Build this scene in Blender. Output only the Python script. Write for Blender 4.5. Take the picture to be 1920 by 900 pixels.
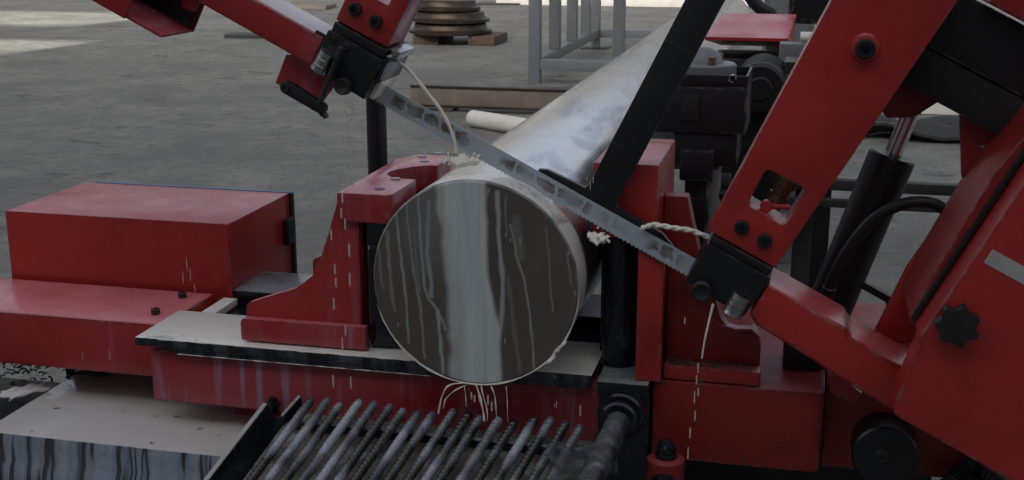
import bpy, bmesh, math, random
from mathutils import Vector, Matrix
from mathutils.geometry import tessellate_polygon

scn = bpy.context.scene
for o in list(bpy.data.objects):
    bpy.data.objects.remove(o)
C = scn.collection
R = math.radians
random.seed(7)

# ------------------------------------------------------------------ camera
FPX, VX, VY = 2325.0, 577.0, 603.0           # focal length and vanishing point of the bar, in photo pixels
PITCH = math.atan2(VY, FPX)
YAW = math.atan2(VX, math.hypot(VY, FPX))
CAM = Vector((0.5923, -2.1566, 1.5457))
cd = bpy.data.cameras.new('camera')
cd.sensor_width = 36.0
cd.lens = 36.0 * FPX / 1920.0
cd.clip_start = 0.05
cd.clip_end = 2000
cam = bpy.data.objects.new('camera', cd)
cam.location = CAM
cam.rotation_euler = (math.pi / 2 - PITCH, 0, YAW)
C.objects.link(cam)
scn.camera = cam

# ------------------------------------------------------------------ sky, sun, exposure
SUN_EL, SUN_AZ = R(22), R(186)               # azimuth measured clockwise from +Y: the sun stands behind the camera
w = bpy.data.worlds.new('World')
scn.world = w
w.use_nodes = True
nt = w.node_tree
bg = nt.nodes['Background']
sky = nt.nodes.new('ShaderNodeTexSky')
sky.sky_type = 'NISHITA'
sky.sun_disc = False
sky.sun_elevation = SUN_EL
sky.sun_rotation = SUN_AZ
sky.air_density = 0.6
sky.dust_density = 8.0
sky.ozone_density = 0.6
hz_ = nt.nodes.new('ShaderNodeHueSaturation')       # hazy, whitish daylight
hz_.inputs['Saturation'].default_value = 0.45
nt.links.new(sky.outputs[0], hz_.inputs['Color'])
nt.links.new(hz_.outputs[0], bg.inputs[0])
bg.inputs[1].default_value = 0.10
sd = bpy.data.lights.new('sun', 'SUN')
sd.energy = 4.0
sd.angle = R(0.5)
sd.color = (1.0, 0.95, 0.87)
so = bpy.data.objects.new('sun', sd)
sdir = Vector((math.sin(SUN_AZ) * math.cos(SUN_EL), math.cos(SUN_AZ) * math.cos(SUN_EL), math.sin(SUN_EL)))
so.rotation_euler = sdir.to_track_quat('Z', 'Y').to_euler()
so.location = (0, -6, 16)
C.objects.link(so)
vs = scn.view_settings
vs.view_transform = 'Standard'
vs.look = 'None'
vs.gamma = 1.0
vs.use_curve_mapping = False
vs.exposure = 1.60

# ------------------------------------------------------------------ measuring helpers
_h = Vector((-math.sin(YAW), math.cos(YAW), 0))
_fw = _h * math.cos(PITCH) - Vector((0, 0, math.sin(PITCH)))
_r = Vector((math.cos(YAW), math.sin(YAW), 0))
_u = _r.cross(_fw)


def at(px, py, X=None, Y=None, Z=None):
    """point of the place seen at a photo pixel, on the plane X=, Y= or Z="""
    d = _fw * FPX + _r * (px - 960) + _u * (450 - py)
    if X is not None:
        t = (X - CAM.x) / d.x
    elif Y is not None:
        t = (Y - CAM.y) / d.y
    else:
        t = (Z - CAM.z) / d.z
    return CAM + d * t


TH = R(27.0)                                  # tilt of the saw bow
BO = Vector((0, 0.33, 1.0))                   # origin of the sheet the bow was measured on
KS = 0.8975                                   # size of the bow against that sheet
BOW_AT = Vector((0.0607, 0.0752, 1.0559))     # where the bow stands: blade plane 75 mm behind the bar's end


def uv(px, py, Y):
    p = at(px, py, Y=Y) - BO
    c, s = math.cos(TH), math.sin(TH)
    return (p.x * c - p.z * s, p.x * s + p.z * c)


# ------------------------------------------------------------------ materials
M = {}


class NT:
    def __init__(self, name):
        self.m = bpy.data.materials.new(name)
        self.m.use_nodes = True
        self.t = self.m.node_tree
        self.b = self.t.nodes['Principled BSDF']
        self.tc = self.t.nodes.new('ShaderNodeTexCoord')

    def n(self, kind, **k):
        x = self.t.nodes.new(kind)
        for a, v in k.items():
            setattr(x, a, v)
        return x

    def l(self, a, b):
        self.t.links.new(a, b)

    def mapping(self, scale=(1, 1, 1), loc=(0, 0, 0), rot=(0, 0, 0), src='Object'):
        mp = self.n('ShaderNodeMapping')
        mp.inputs['Scale'].default_value = scale
        mp.inputs['Location'].default_value = loc
        mp.inputs['Rotation'].default_value = rot
        self.l(self.tc.outputs[src], mp.inputs['Vector'])
        return mp.outputs[0]

    def noise(self, vec, scale=5, detail=4, rough=0.55, dist=0.0):
        x = self.n('ShaderNodeTexNoise')
        x.inputs['Scale'].default_value = scale
        x.inputs['Detail'].default_value = detail
        x.inputs['Roughness'].default_value = rough
        x.inputs['Distortion'].default_value = dist
        self.l(vec, x.inputs['Vector'])
        return x.outputs['Fac']

    def ramp(self, fac, stops):
        x = self.n('ShaderNodeValToRGB')
        e = x.color_ramp.elements
        while len(e) < len(stops):
            e.new(0.5)
        for i, (p, c) in enumerate(stops):
            e[i].position = p
            e[i].color = (c, c, c, 1) if isinstance(c, (int, float)) else (*c, 1)
        self.l(fac, x.inputs[0])
        return x.outputs[0]

    def mix(self, fac, a, b, blend='MIX'):
        x = self.n('ShaderNodeMix', data_type='RGBA', blend_type=blend)
        for s, v in ((x.inputs[0], fac), (x.inputs[6], a), (x.inputs[7], b)):
            if hasattr(v, 'is_linked'):
                self.l(v, s)
            elif isinstance(v, (int, float)):
                s.default_value = v
            else:
                s.default_value = (*v, 1)
        return x.outputs[2]

    def math(self, op, a, b=0.0, c=0.0, clamp=False):
        x = self.n('ShaderNodeMath', operation=op, use_clamp=clamp)
        for s, v in zip(x.inputs, (a, b, c)):
            if hasattr(v, 'is_linked'):
                self.l(v, s)
            else:
                s.default_value = v
        return x.outputs[0]

    def sep(self, vec):
        x = self.n('ShaderNodeSeparateXYZ')
        self.l(vec, x.inputs[0])
        return x.outputs

    def bump(self, h, strength=0.3, dist=0.01):
        x = self.n('ShaderNodeBump')
        x.inputs['Strength'].default_value = strength
        x.inputs['Distance'].default_value = dist
        self.l(h, x.inputs['Height'])
        self.l(x.outputs[0], self.b.inputs['Normal'])

    def set(self, **k):
        for a, v in k.items():
            s = self.b.inputs[a.replace('_', ' ')]
            if hasattr(v, 'is_linked'):
                self.l(v, s)
            elif isinstance(v, tuple) and s.type == 'RGBA':
                s.default_value = (*v, 1)
            else:
                s.default_value = v
        return self.m


def paint(name, col, rough=0.35, dirt=0.5, drips=0.0, film=0.0, dirtcol=(0.02, 0.012, 0.01), spec=0.5, wear=0.32):
    """gloss paint with grime, speckle, coolant runs down the sides (drips) and coolant film with pink sky sheen painted on top faces (film)"""
    k = NT(name)
    v = k.mapping(src='Object')
    n1 = k.noise(v, 2.6, 5, 0.6)
    n2 = k.noise(v, 17.0, 6, 0.68, 0.5)
    var = k.ramp(n1, [(0.3, tuple(c * 0.74 for c in col)), (0.7, tuple(min(1, c * 1.14) for c in col))])
    dm = k.ramp(n2, [(0.57, 0.0), (0.78, 0.75 * dirt)])
    c = k.mix(dm, var, dirtcol)
    smear = k.noise(k.mapping(scale=(9, 9, 2.2), src='Object', rot=(0, R(12), 0)), 1.0, 6, 0.72, 0.7)
    c = k.mix(k.ramp(smear, [(0.58, 0.0), (0.76, 0.5 * dirt)]), c, tuple(x * 0.28 for x in col))
    spk = k.noise(v, 160.0, 2, 0.5)
    c = k.mix(k.ramp(spk, [(0.70, 0.0), (0.75, 0.5 * dirt)]), c, (0.28, 0.21, 0.19))
    scr = k.noise(k.mapping(scale=(4, 60, 70), src='Object', rot=(0, R(33), R(8))), 1.0, 2, 0.5)
    c = k.mix(k.ramp(scr, [(0.70, 0.0), (0.73, 0.35 * dirt)]), c, tuple(min(1, x * 0.5 + 0.10) for x in col))
    if drips > 0:
        st = k.noise(k.mapping(scale=(26, 6, 1.3), src='Object'), 1.0, 3, 0.5, 0.25)
        bl = k.noise(k.mapping(scale=(3.0, 1, 2.0), src='Object'), 1.0, 3, 0.6)
        s1 = k.ramp(st, [(0.55, 0.0), (0.64, 1.0)])
        s2 = k.ramp(bl, [(0.42, 0.0), (0.60, 1.0)])
        dr = k.math('MULTIPLY', k.math('MULTIPLY', s1, s2), 0.5 * drips)
        c = k.mix(dr, c, (0.34, 0.25, 0.36))
        c = k.mix(k.math('MULTIPLY', s2, 0.09 * drips), c, (0.34, 0.24, 0.30))
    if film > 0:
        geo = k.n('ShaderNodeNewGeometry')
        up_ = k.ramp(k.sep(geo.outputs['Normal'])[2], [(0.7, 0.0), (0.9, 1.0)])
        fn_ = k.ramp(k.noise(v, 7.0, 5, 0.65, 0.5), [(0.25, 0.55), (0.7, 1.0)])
        c = k.mix(k.math('MULTIPLY', k.math('MULTIPLY', up_, fn_), film), c, (0.86, 0.31, 0.35))  # pink sky sheen painted into up-facing faces together with the coolant film
    ea = k.n('ShaderNodeAttribute', attribute_name='edge')
    chip = k.ramp(k.noise(v, 38.0, 4, 0.6, 0.4), [(0.50, 0.0), (0.58, 0.85)])
    grime = k.ramp(k.noise(v, 11.0, 4, 0.6), [(0.35, 0.15), (0.65, 0.6)])
    c = k.mix(k.math('MULTIPLY', ea.outputs['Fac'], grime), c, tuple(x * 0.35 for x in col))
    c = k.mix(k.math('MULTIPLY', ea.outputs['Fac'], k.math('MULTIPLY', chip, wear)), c, (0.24, 0.20, 0.19))
    rr = k.ramp(k.noise(v, 9.0, 4, 0.6), [(0.3, max(0.05, rough - 0.1)), (0.75, rough + 0.16)])
    k.bump(k.noise(v, 45.0, 3, 0.5), 0.06, 0.004)
    M[name] = k.set(Base_Color=c, Roughness=rr, Specular_IOR_Level=spec)
    return M[name]


def plain(name, col, rough=0.5, metal=0.0, var=0.25, scale=30.0, bump=0.0):
    k = NT(name)
    v = k.mapping(src='Object')
    n1 = k.noise(v, scale, 4, 0.6)
    c = k.ramp(n1, [(0.25, tuple(x * (1 - var) for x in col)), (0.75, tuple(min(1, x * (1 + var)) for x in col))])
    rr = k.ramp(k.noise(v, scale * 0.5, 3, 0.5), [(0.3, max(0.03, rough - 0.08)), (0.7, min(1, rough + 0.1))])
    if bump:
        k.bump(n1, bump, 0.005)
    M[name] = k.set(Base_Color=c, Roughness=rr, Metallic=metal)
    return M[name]


RED = (0.38, 0.027, 0.026)
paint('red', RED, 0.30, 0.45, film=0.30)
paint('red_dull', (0.26, 0.018, 0.018), 0.40, 0.7, film=0.12)
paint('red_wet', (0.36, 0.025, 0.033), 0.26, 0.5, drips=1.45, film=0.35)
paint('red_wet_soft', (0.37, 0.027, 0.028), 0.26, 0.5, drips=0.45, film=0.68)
paint('black', (0.010, 0.011, 0.014), 0.38, 0.35, dirtcol=(0.05, 0.045, 0.04))
paint('black_wet', (0.009, 0.012, 0.020), 0.16, 0.6, dirtcol=(0.09, 0.10, 0.13))
paint('black_matte', (0.008, 0.008, 0.010), 0.5, 0.5, dirtcol=(0.04, 0.035, 0.03))
plain('rubber', (0.012, 0.012, 0.013), 0.5, 0, 0.2, 60)
plain('chrome', (0.75, 0.75, 0.76), 0.10, 1.0, 0.05)
plain('zinc', (0.44, 0.448, 0.464), 0.3, 1.0, 0.2, 60, 0.1)
plain('grey_paint', (0.155, 0.1674, 0.186), 0.45, 0, 0.12, 12)
plain('strip_grey', (0.385, 0.385, 0.385), 0.4, 0, 0.1)
plain('dark_steel', (0.045, 0.045, 0.0465), 0.4, 0.6, 0.35, 40, 0.15)
plain('brass', (0.224, 0.144, 0.08), 0.4, 0.8, 0.3, 50)
plain('rust', (0.0638, 0.0465, 0.0338), 0.42, 0.55, 0.55, 9, 0.2)
plain('rust_beam', (0.1872, 0.1548, 0.1296), 0.65, 0.0, 0.3, 7, 0.2)
plain('timber', (0.09, 0.0638, 0.045), 0.8, 0, 0.4, 14, 0.3)
plain('pale', (0.7176, 0.6992, 0.644), 0.6, 0, 0.08, 8)
plain('pale_film', (0.62, 0.58, 0.62), 0.3, 0, 0.12, 25)
plain('white_cloth', (0.80, 0.81, 0.82), 0.8, 0, 0.06, 40, 0.2)
plain('wall_grey', (0.45, 0.44, 0.42), 0.8, 0, 0.25, 2)
plain('blocker_dark', (0.035, 0.035, 0.035), 0.8, 0, 0.2, 1)
plain('dark_sheet', (0.035, 0.035, 0.0336), 0.6, 0, 0.4, 6, 0.2)
plain('blue_edge', (0.07, 0.14, 0.294), 0.4, 0, 0.2)
plain('chips', (0.16, 0.15, 0.14), 0.35, 0.7, 0.5, 90)

# milky coolant
k = NT('coolant')
k.bump(k.noise(k.mapping(), 30, 3, 0.5), 0.15, 0.01)
M['coolant'] = k.set(Base_Color=(0.80, 0.77, 0.69), Roughness=0.15, Subsurface_Weight=0.15, Subsurface_Radius=(0.01, 0.01, 0.008))
k = NT('coolant_thin')
M['coolant_thin'] = k.set(Base_Color=(0.80, 0.68, 0.62), Roughness=0.25, Alpha=0.55)

# cream coolant pool with scum
k = NT('pool')
v = k.mapping()
n1 = k.noise(v, 4, 5, 0.6, 0.4)
c = k.ramp(n1, [(0.3, (0.53, 0.53, 0.49)), (0.7, (0.64, 0.66, 0.66))])
sc_ = k.ramp(k.noise(v, 26, 5, 0.7, 0.6), [(0.62, 0.0), (0.72, 0.6)])
c = k.mix(sc_, c, (0.40, 0.34, 0.24))
k.bump(k.noise(v, 14, 3, 0.5), 0.08, 0.01)
M['pool'] = k.set(Base_Color=c, Roughness=0.13)

# coolant film on the slide plates: cream left part, black steel showing
k = NT('plate_wet')
v = k.mapping()
n1 = k.noise(v, 5, 5, 0.6, 0.5)
n2 = k.noise(v, 60, 3, 0.6)
c = k.ramp(n1, [(0.34, (0.05, 0.06, 0.08)), (0.42, (0.80, 0.79, 0.73)), (0.7, (0.88, 0.87, 0.82))])
c = k.mix(k.ramp(n2, [(0.68, 0.0), (0.74, 0.6)]), c, (0.08, 0.08, 0.08))
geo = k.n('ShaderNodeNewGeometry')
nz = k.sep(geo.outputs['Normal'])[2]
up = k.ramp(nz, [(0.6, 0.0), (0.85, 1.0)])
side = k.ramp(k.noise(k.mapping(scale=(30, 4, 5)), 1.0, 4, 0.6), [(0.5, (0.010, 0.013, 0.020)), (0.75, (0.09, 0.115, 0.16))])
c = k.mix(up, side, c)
M['plate_wet'] = k.set(Base_Color=c, Roughness=0.2)

# wet plate, grey
k = NT('plate_grey')
v = k.mapping()
c = k.ramp(k.noise(v, 9, 6, 0.7, 0.3), [(0.3, (0.10, 0.11, 0.13)), (0.5, (0.24, 0.26, 0.29)), (0.75, (0.34, 0.36, 0.40))])
c = k.mix(k.ramp(k.noise(v, 70, 2, 0.5), [(0.66, 0.0), (0.72, 0.7)]), c, (0.03, 0.03, 0.03))
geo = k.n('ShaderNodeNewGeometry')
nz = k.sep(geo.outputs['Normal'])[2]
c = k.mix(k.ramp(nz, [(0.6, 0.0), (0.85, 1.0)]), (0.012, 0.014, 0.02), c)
M['plate_grey'] = k.set(Base_Color=c, Roughness=0.25)

k = NT('chute_wet')
v = k.mapping()
c = k.ramp(k.noise(v, 16, 6, 0.7, 0.6), [(0.32, (0.03, 0.032, 0.036)), (0.5, (0.16, 0.15, 0.13)), (0.68, (0.34, 0.36, 0.36))])
c = k.mix(k.ramp(k.noise(v, 90, 3, 0.6), [(0.6, 0.0), (0.7, 0.7)]), c, (0.03, 0.028, 0.025))
k.bump(k.noise(v, 60, 4, 0.6), 0.5, 0.01)
M['chute_wet'] = k.set(Base_Color=c, Roughness=0.3)

# steel sheet streaked with dried coolant (front of the tray)
k = NT('streaked')
st = k.noise(k.mapping(scale=(38, 2, 1.6)), 1.0, 2, 0.5, 0.3)
c = k.ramp(st, [(0.40, (0.26, 0.31, 0.38)), (0.54, (0.20, 0.245, 0.31)), (0.575, (0.045, 0.052, 0.066)), (0.63, (0.035, 0.040, 0.052)), (0.66, (0.18, 0.22, 0.29))])
n2 = k.noise(k.mapping(scale=(22, 9, 16)), 2.2, 5, 0.7)
c = k.mix(k.ramp(n2, [(0.55, 0.0), (0.7, 0.6)]), c, (0.05, 0.055, 0.065))
M['streaked'] = k.set(Base_Color=c, Roughness=0.28)

# coolant-coated reinforcing bar
k = NT('rebar')
v = k.mapping()
info = k.n('ShaderNodeObjectInfo')
ad = k.n('ShaderNodeVectorMath', operation='ADD')
sc3 = k.n('ShaderNodeVectorMath', operation='SCALE')
cmb = k.n('ShaderNodeCombineXYZ')
k.l(info.outputs['Random'], cmb.inputs[0]); k.l(info.outputs['Random'], cmb.inputs[1]); k.l(info.outputs['Random'], cmb.inputs[2])
k.l(cmb.outputs[0], sc3.inputs[0]); sc3.inputs['Scale'].default_value = 37.0
k.l(v, ad.inputs[0]); k.l(sc3.outputs[0], ad.inputs[1])
pv = ad.outputs[0]
n1 = k.noise(pv, 8, 3, 0.5, 0.2)
c = k.ramp(n1, [(0.42, (0.022, 0.023, 0.027)), (0.50, (0.12, 0.135, 0.165)), (0.60, (0.33, 0.37, 0.44))])
n2 = k.noise(pv, 130, 3, 0.6)
c = k.mix(k.ramp(n2, [(0.58, 0.0), (0.68, 0.55)]), c, (0.03, 0.028, 0.026))
k.bump(k.noise(pv, 90, 3, 0.5), 0.15, 0.003)
M['rebar'] = k.set(Base_Color=c, Roughness=0.2)

k = NT('sleeve')
v = k.mapping()
c = k.ramp(k.noise(v, 24, 4, 0.6, 0.4), [(0.46, (0.010, 0.012, 0.018)), (0.60, (0.06, 0.075, 0.11)), (0.72, (0.26, 0.30, 0.37))])
M['sleeve'] = k.set(Base_Color=c, Roughness=0.2)

# wrapped, scratched steel bar: coolant on top in front of the blade
k = NT('bar_side')
tc = k.mapping()
xyz = k.sep(tc)
n1 = k.noise(k.mapping(scale=(6, 1.4, 6)), 1.0, 5, 0.6, 0.8)
n2 = k.noise(k.mapping(scale=(14, 3.5, 14), rot=(0, 0, R(20))), 1.0, 3, 0.5, 1.2)
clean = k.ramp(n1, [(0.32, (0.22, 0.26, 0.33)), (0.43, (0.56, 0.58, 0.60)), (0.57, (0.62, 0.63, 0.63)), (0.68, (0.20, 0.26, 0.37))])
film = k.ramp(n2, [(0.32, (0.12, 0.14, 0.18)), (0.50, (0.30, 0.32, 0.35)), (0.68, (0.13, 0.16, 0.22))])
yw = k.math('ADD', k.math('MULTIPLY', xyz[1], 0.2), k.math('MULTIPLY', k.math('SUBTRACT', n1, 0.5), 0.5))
wrap_fade = k.ramp(yw, [(0.10, 0.0), (0.46, 1.0)])  # wrap colour, with the darker far reflections painted in as well
base = k.mix(wrap_fade, clean, film)
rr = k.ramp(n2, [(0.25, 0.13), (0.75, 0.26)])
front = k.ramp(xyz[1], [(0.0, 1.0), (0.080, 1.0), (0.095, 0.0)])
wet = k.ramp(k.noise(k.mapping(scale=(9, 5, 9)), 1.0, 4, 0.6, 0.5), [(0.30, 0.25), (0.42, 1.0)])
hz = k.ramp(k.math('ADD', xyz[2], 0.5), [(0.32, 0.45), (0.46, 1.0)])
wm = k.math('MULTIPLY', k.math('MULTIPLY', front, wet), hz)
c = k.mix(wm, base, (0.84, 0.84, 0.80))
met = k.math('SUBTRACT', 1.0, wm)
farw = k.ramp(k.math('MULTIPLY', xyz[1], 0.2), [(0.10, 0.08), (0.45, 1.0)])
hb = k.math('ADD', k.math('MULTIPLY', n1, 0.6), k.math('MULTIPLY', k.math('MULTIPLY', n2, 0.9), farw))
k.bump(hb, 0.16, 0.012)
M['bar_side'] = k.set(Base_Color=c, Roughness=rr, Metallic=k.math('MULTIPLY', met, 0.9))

# sawn end of the bar: brown-grey steel with milky runs
k = NT('bar_face')
at_ = k.n('ShaderNodeAttribute', attribute_name='milk')
mask = at_.outputs['Fac']
metal = k.ramp(k.noise(k.mapping(scale=(7, 1, 3)), 1.0, 4, 0.6), [(0.3, (0.076, 0.069, 0.058)), (0.7, (0.116, 0.105, 0.089))])
saw = k.noise(k.mapping(scale=(3, 1, 190), rot=(0, R(27), 0)), 1.0, 2, 0.5)
milkn = k.noise(k.mapping(scale=(55, 1, 3.5)), 1.0, 4, 0.6, 0.3)
milk = k.ramp(milkn, [(0.3, (0.41, 0.47, 0.50)), (0.7, (0.56, 0.62, 0.63))])
c = k.mix(mask, metal, milk)
k.bump(k.math('ADD', k.math('MULTIPLY', saw, 0.6), k.math('MULTIPLY', mask, 0.3)), 0.2, 0.003)
M['bar_face'] = k.set(Base_Color=c, Roughness=0.3, Metallic=0.0, Specular_IOR_Level=0.4)

# saw blade with a torn film of coolant
k = NT('blade')
tc = k.mapping(scale=(1, 1, 1))
xyz = k.sep(tc)
lean = k.math('ADD', xyz[0], k.math('MULTIPLY', xyz[2], 0.25))
warp = k.math('MULTIPLY', k.math('SUBTRACT', k.noise(k.mapping(scale=(60, 1, 60)), 1.0, 2, 0.5), 0.5), 0.022)
vo = k.n('ShaderNodeTexVoronoi', feature='DISTANCE_TO_EDGE', voronoi_dimensions='1D')
vo.inputs['Scale'].default_value = 24.0
vo.inputs['Randomness'].default_value = 1.0
k.l(k.math('ADD', lean, warp), vo.inputs['W'])
de = k.math('MULTIPLY', vo.outputs['Distance'], 1 / 24.0)
dv = k.math('SUBTRACT', 0.0125, k.math('ABSOLUTE', k.math('SUBTRACT', k.math('ADD', xyz[2], warp), 0.0325)))
hole = k.ramp(k.math('MULTIPLY', k.math('SMOOTH_MIN', de, dv, 0.006), 100.0), [(0.10, 0.0), (0.50, 0.9)])
big = k.ramp(k.noise(k.mapping(scale=(8.5, 1, 2), loc=(3.1, 0, 0)), 1.0, 2, 0.5), [(0.44, 0.0), (0.54, 1.0)])
hm = k.math('MULTIPLY', hole, big)
c = k.mix(hm, (0.38, 0.45, 0.52), (0.10, 0.085, 0.07))
fn = k.noise(k.mapping(scale=(14, 1, 40)), 1.0, 4, 0.6)
c = k.mix(k.ramp(fn, [(0.45, 0.0), (0.7, 0.5)]), c, (0.50, 0.56, 0.60))
k.bump(k.math('SUBTRACT', 1.0, hm), 0.3, 0.003)
M['blade'] = k.set(Base_Color=c, Roughness=0.3, Metallic=0.1)

# worn concrete yard
k = NT('concrete')
v = k.mapping()
n1 = k.noise(v, 0.55, 6, 0.62, 0.4)
n2 = k.noise(k.mapping(scale=(1.0, 1.2, 1)), 2.4, 6, 0.68, 0.5)
n3 = k.noise(v, 60, 4, 0.65)
c = k.ramp(n1, [(0.28, (0.1593, 0.1594, 0.1407)), (0.5, (0.2110, 0.2105, 0.1834)), (0.72, (0.2629, 0.2593, 0.2240))])
c = k.mix(k.ramp(n2, [(0.44, 0.0), (0.70, 0.85)]), c, (0.0851, 0.0842, 0.0746))
n4 = k.noise(k.mapping(scale=(1.0, 0.9, 1), loc=(7, 2, 0)), 9.0, 5, 0.7, 0.8)
c = k.mix(k.ramp(n4, [(0.46, 0.0), (0.64, 0.75)]), c, (0.0963, 0.0963, 0.0868))
c = k.mix(k.ramp(n3, [(0.38, 0.0), (0.72, 0.28)]), c, (0.3555, 0.3534, 0.3128))
st = k.noise(k.mapping(scale=(1.1, 1.6, 1), loc=(4.2, 1.3, 0)), 1.8, 5, 0.7, 0.6)
c = k.mix(k.ramp(st, [(0.60, 0.0), (0.66, 0.75)]), c, (0.0460, 0.0436, 0.0391))
st2 = k.noise(k.mapping(scale=(1.0, 1.4, 1), loc=(1.2, 9.3, 0)), 4.5, 3, 0.6, 0.4)
c = k.mix(k.ramp(st2, [(0.70, 0.0), (0.74, 0.8)]), c, (0.0371, 0.0360, 0.0320))
lp = k.noise(k.mapping(loc=(2, 5, 0)), 0.9, 4, 0.6, 0.8)
c = k.mix(k.ramp(lp, [(0.45, 0.0), (0.62, 0.45)]), c, (0.10, 0.095, 0.088))
k.bump(k.math('ADD', k.math('MULTIPLY', n2, 1.0), k.math('MULTIPLY', n3, 0.35)), 0.8, 0.04)
M['concrete'] = k.set(Base_Color=c, Roughness=k.ramp(n2, [(0.3, 0.85), (0.7, 0.55)]))

# clear crumpled wrap
k = NT('wrap')
k.bump(k.noise(k.mapping(), 40, 4, 0.6), 0.6, 0.01)
M['wrap'] = k.set(Base_Color=(0.10, 0.11, 0.14), Roughness=0.06, Alpha=0.32)

# ------------------------------------------------------------------ mesh helpers
ORG = {}
BOWSET = set()


def thing(name, label, cat, loc=(0, 0, 0), group=None, rot=None, kind=None):
    o = bpy.data.objects.new(name, None)
    o.empty_display_size = 0.05
    C.objects.link(o)
    o.location = loc
    if rot:
        o.rotation_euler = rot
    o['label'] = label
    o['category'] = cat
    if group:
        o['group'] = group
    ORG[o] = Vector(loc)
    return o


def tag(o, label, cat=None, group=None, kind=None):
    o['label'] = label
    if cat:
        o['category'] = cat
    if group:
        o['group'] = group
    if kind:
        o['kind'] = kind
    return o


def obj(name, bm, mat, parent=None, org=None, smooth=35, label=None):
    """link a bmesh as one object. parent: coordinates become relative to the thing's origin"""
    bmesh.ops.recalc_face_normals(bm, faces=bm.faces[:])
    me = bpy.data.meshes.new(name)
    if org is None:
        if parent is not None:
            org = ORG[parent]
        else:
            org = Vector((0, 0, 0))
            if len(bm.verts):
                xs = [v.co for v in bm.verts]
                org = Vector((sum(p.x for p in xs) / len(xs), sum(p.y for p in xs) / len(xs), min(p.z for p in xs)))
    inbow = parent in BOWSET
    for v in bm.verts:
        v.co = (v.co - org) * KS if inbow else v.co - org
    bm.to_mesh(me)
    bm.free()
    if smooth:
        me.shade_smooth()
        me.set_sharp_from_angle(angle=R(smooth))
    mats = mat if isinstance(mat, (list, tuple)) else [mat]
    for m in mats:
        me.materials.append(M[m])
    o = bpy.data.objects.new(name, me)
    C.objects.link(o)
    if parent is not None:
        o.parent = parent
    else:
        o.location = org
    ORG[o] = org
    if inbow:
        BOWSET.add(o)
    if label:
        o['label'] = label
    return o


def share(name, src, parent=None, loc=(0, 0, 0), rot=(0, 0, 0), scale=(1, 1, 1)):
    o = bpy.data.objects.new(name, src.data)
    C.objects.link(o)
    o.parent = parent
    o.location = loc
    o.rotation_euler = rot
    o.scale = scale
    return o


def bev(bm, w, geom=None, seg=2):
    if w <= 0:
        return bm
    ed = [e for e in (geom or bm.edges) if len(e.link_faces) == 2 and e.calc_face_angle(0) > R(25)]
    lay = bm.faces.layers.float.get('edge') or bm.faces.layers.float.new('edge')
    ed = [e for e in (geom or bm.edges) if len(e.link_faces) == 2 and e.calc_face_angle(0) > R(25)]
    res = bmesh.ops.bevel(bm, geom=ed, offset=w, segments=seg, affect='EDGES', profile=0.6, clamp_overlap=True)
    for f in res['faces']:
        f[lay] = 1.0
    return bm


def box(x0, x1, y0, y1, z0, z1, b=0.003, bm=None, rot=None, piv=None):
    nb = bmesh.new()
    vs_ = [nb.verts.new(p) for p in ((x0, y0, z0), (x1, y0, z0), (x1, y1, z0), (x0, y1, z0), (x0, y0, z1), (x1, y0, z1), (x1, y1, z1), (x0, y1, z1))]
    for f in ((0, 1, 2, 3), (4, 5, 6, 7), (0, 1, 5, 4), (1, 2, 6, 5), (2, 3, 7, 6), (3, 0, 4, 7)):
        nb.faces.new([vs_[i] for i in f])
    bmesh.ops.recalc_face_normals(nb, faces=nb.faces[:])
    bev(nb, b)
    if rot is not None:
        pv = Vector(piv) if piv is not None else Vector(((x0 + x1) / 2, (y0 + y1) / 2, (z0 + z1) / 2))
        bmesh.ops.rotate(nb, verts=nb.verts[:], cent=pv, matrix=rot)
    return join(bm, nb)


def join(bm, nb):
    if bm is None:
        return nb
    me = bpy.data.meshes.new('t')
    nb.to_mesh(me)
    nb.free()
    bm.from_mesh(me)
    bpy.data.meshes.remove(me)
    return bm


def prism(poly, y0, y1, b=0.003, bm=None, seg=2):
    """polygon in x,z extruded along y"""
    nb = bmesh.new()
    a = [nb.verts.new((x, y0, z)) for x, z in poly]
    c = [nb.verts.new((x, y1, z)) for x, z in poly]
    nb.faces.new(a)
    nb.faces.new(c[::-1])
    n = len(poly)
    for i in range(n):
        nb.faces.new((a[i], a[(i + 1) % n], c[(i + 1) % n], c[i]))
    bmesh.ops.recalc_face_normals(nb, faces=nb.faces[:])
    bev(nb, b, seg=seg)
    return join(bm, nb)


def prism_z(poly, z0, z1, b=0.003, bm=None):
    """polygon in x,y extruded along z"""
    nb = bmesh.new()
    a = [nb.verts.new((x, y, z0)) for x, y in poly]
    c = [nb.verts.new((x, y, z1)) for x, y in poly]
    nb.faces.new(a)
    nb.faces.new(c[::-1])
    n = len(poly)
    for i in range(n):
        nb.faces.new((a[i], a[(i + 1) % n], c[(i + 1) % n], c[i]))
    bmesh.ops.recalc_face_normals(nb, faces=nb.faces[:])
    bev(nb, b)
    return join(bm, nb)


def prism_hole(outer, hole, y0, y1, bm=None):
    nb = bmesh.new()
    rings = []
    for loop in (outer, hole):
        rings.append(([nb.verts.new((x, y0, z)) for x, z in loop], [nb.verts.new((x, y1, z)) for x, z in loop]))
    flat = [Vector((x, z, 0)) for x, z in outer] + [Vector((x, z, 0)) for x, z in hole]
    tris = tessellate_polygon([flat[:len(outer)], flat[len(outer):]])
    fa = rings[0][0] + rings[1][0]
    fb = rings[0][1] + rings[1][1]
    for t in tris:
        nb.faces.new([fa[i] for i in t])
        nb.faces.new([fb[i] for i in t][::-1])
    for a, c in rings:
        n = len(a)
        for i in range(n):
            nb.faces.new((a[i], a[(i + 1) % n], c[(i + 1) % n], c[i]))
    bmesh.ops.recalc_face_normals(nb, faces=nb.faces[:])
    bev(nb, 0.0025)
    return join(bm, nb)


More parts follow.
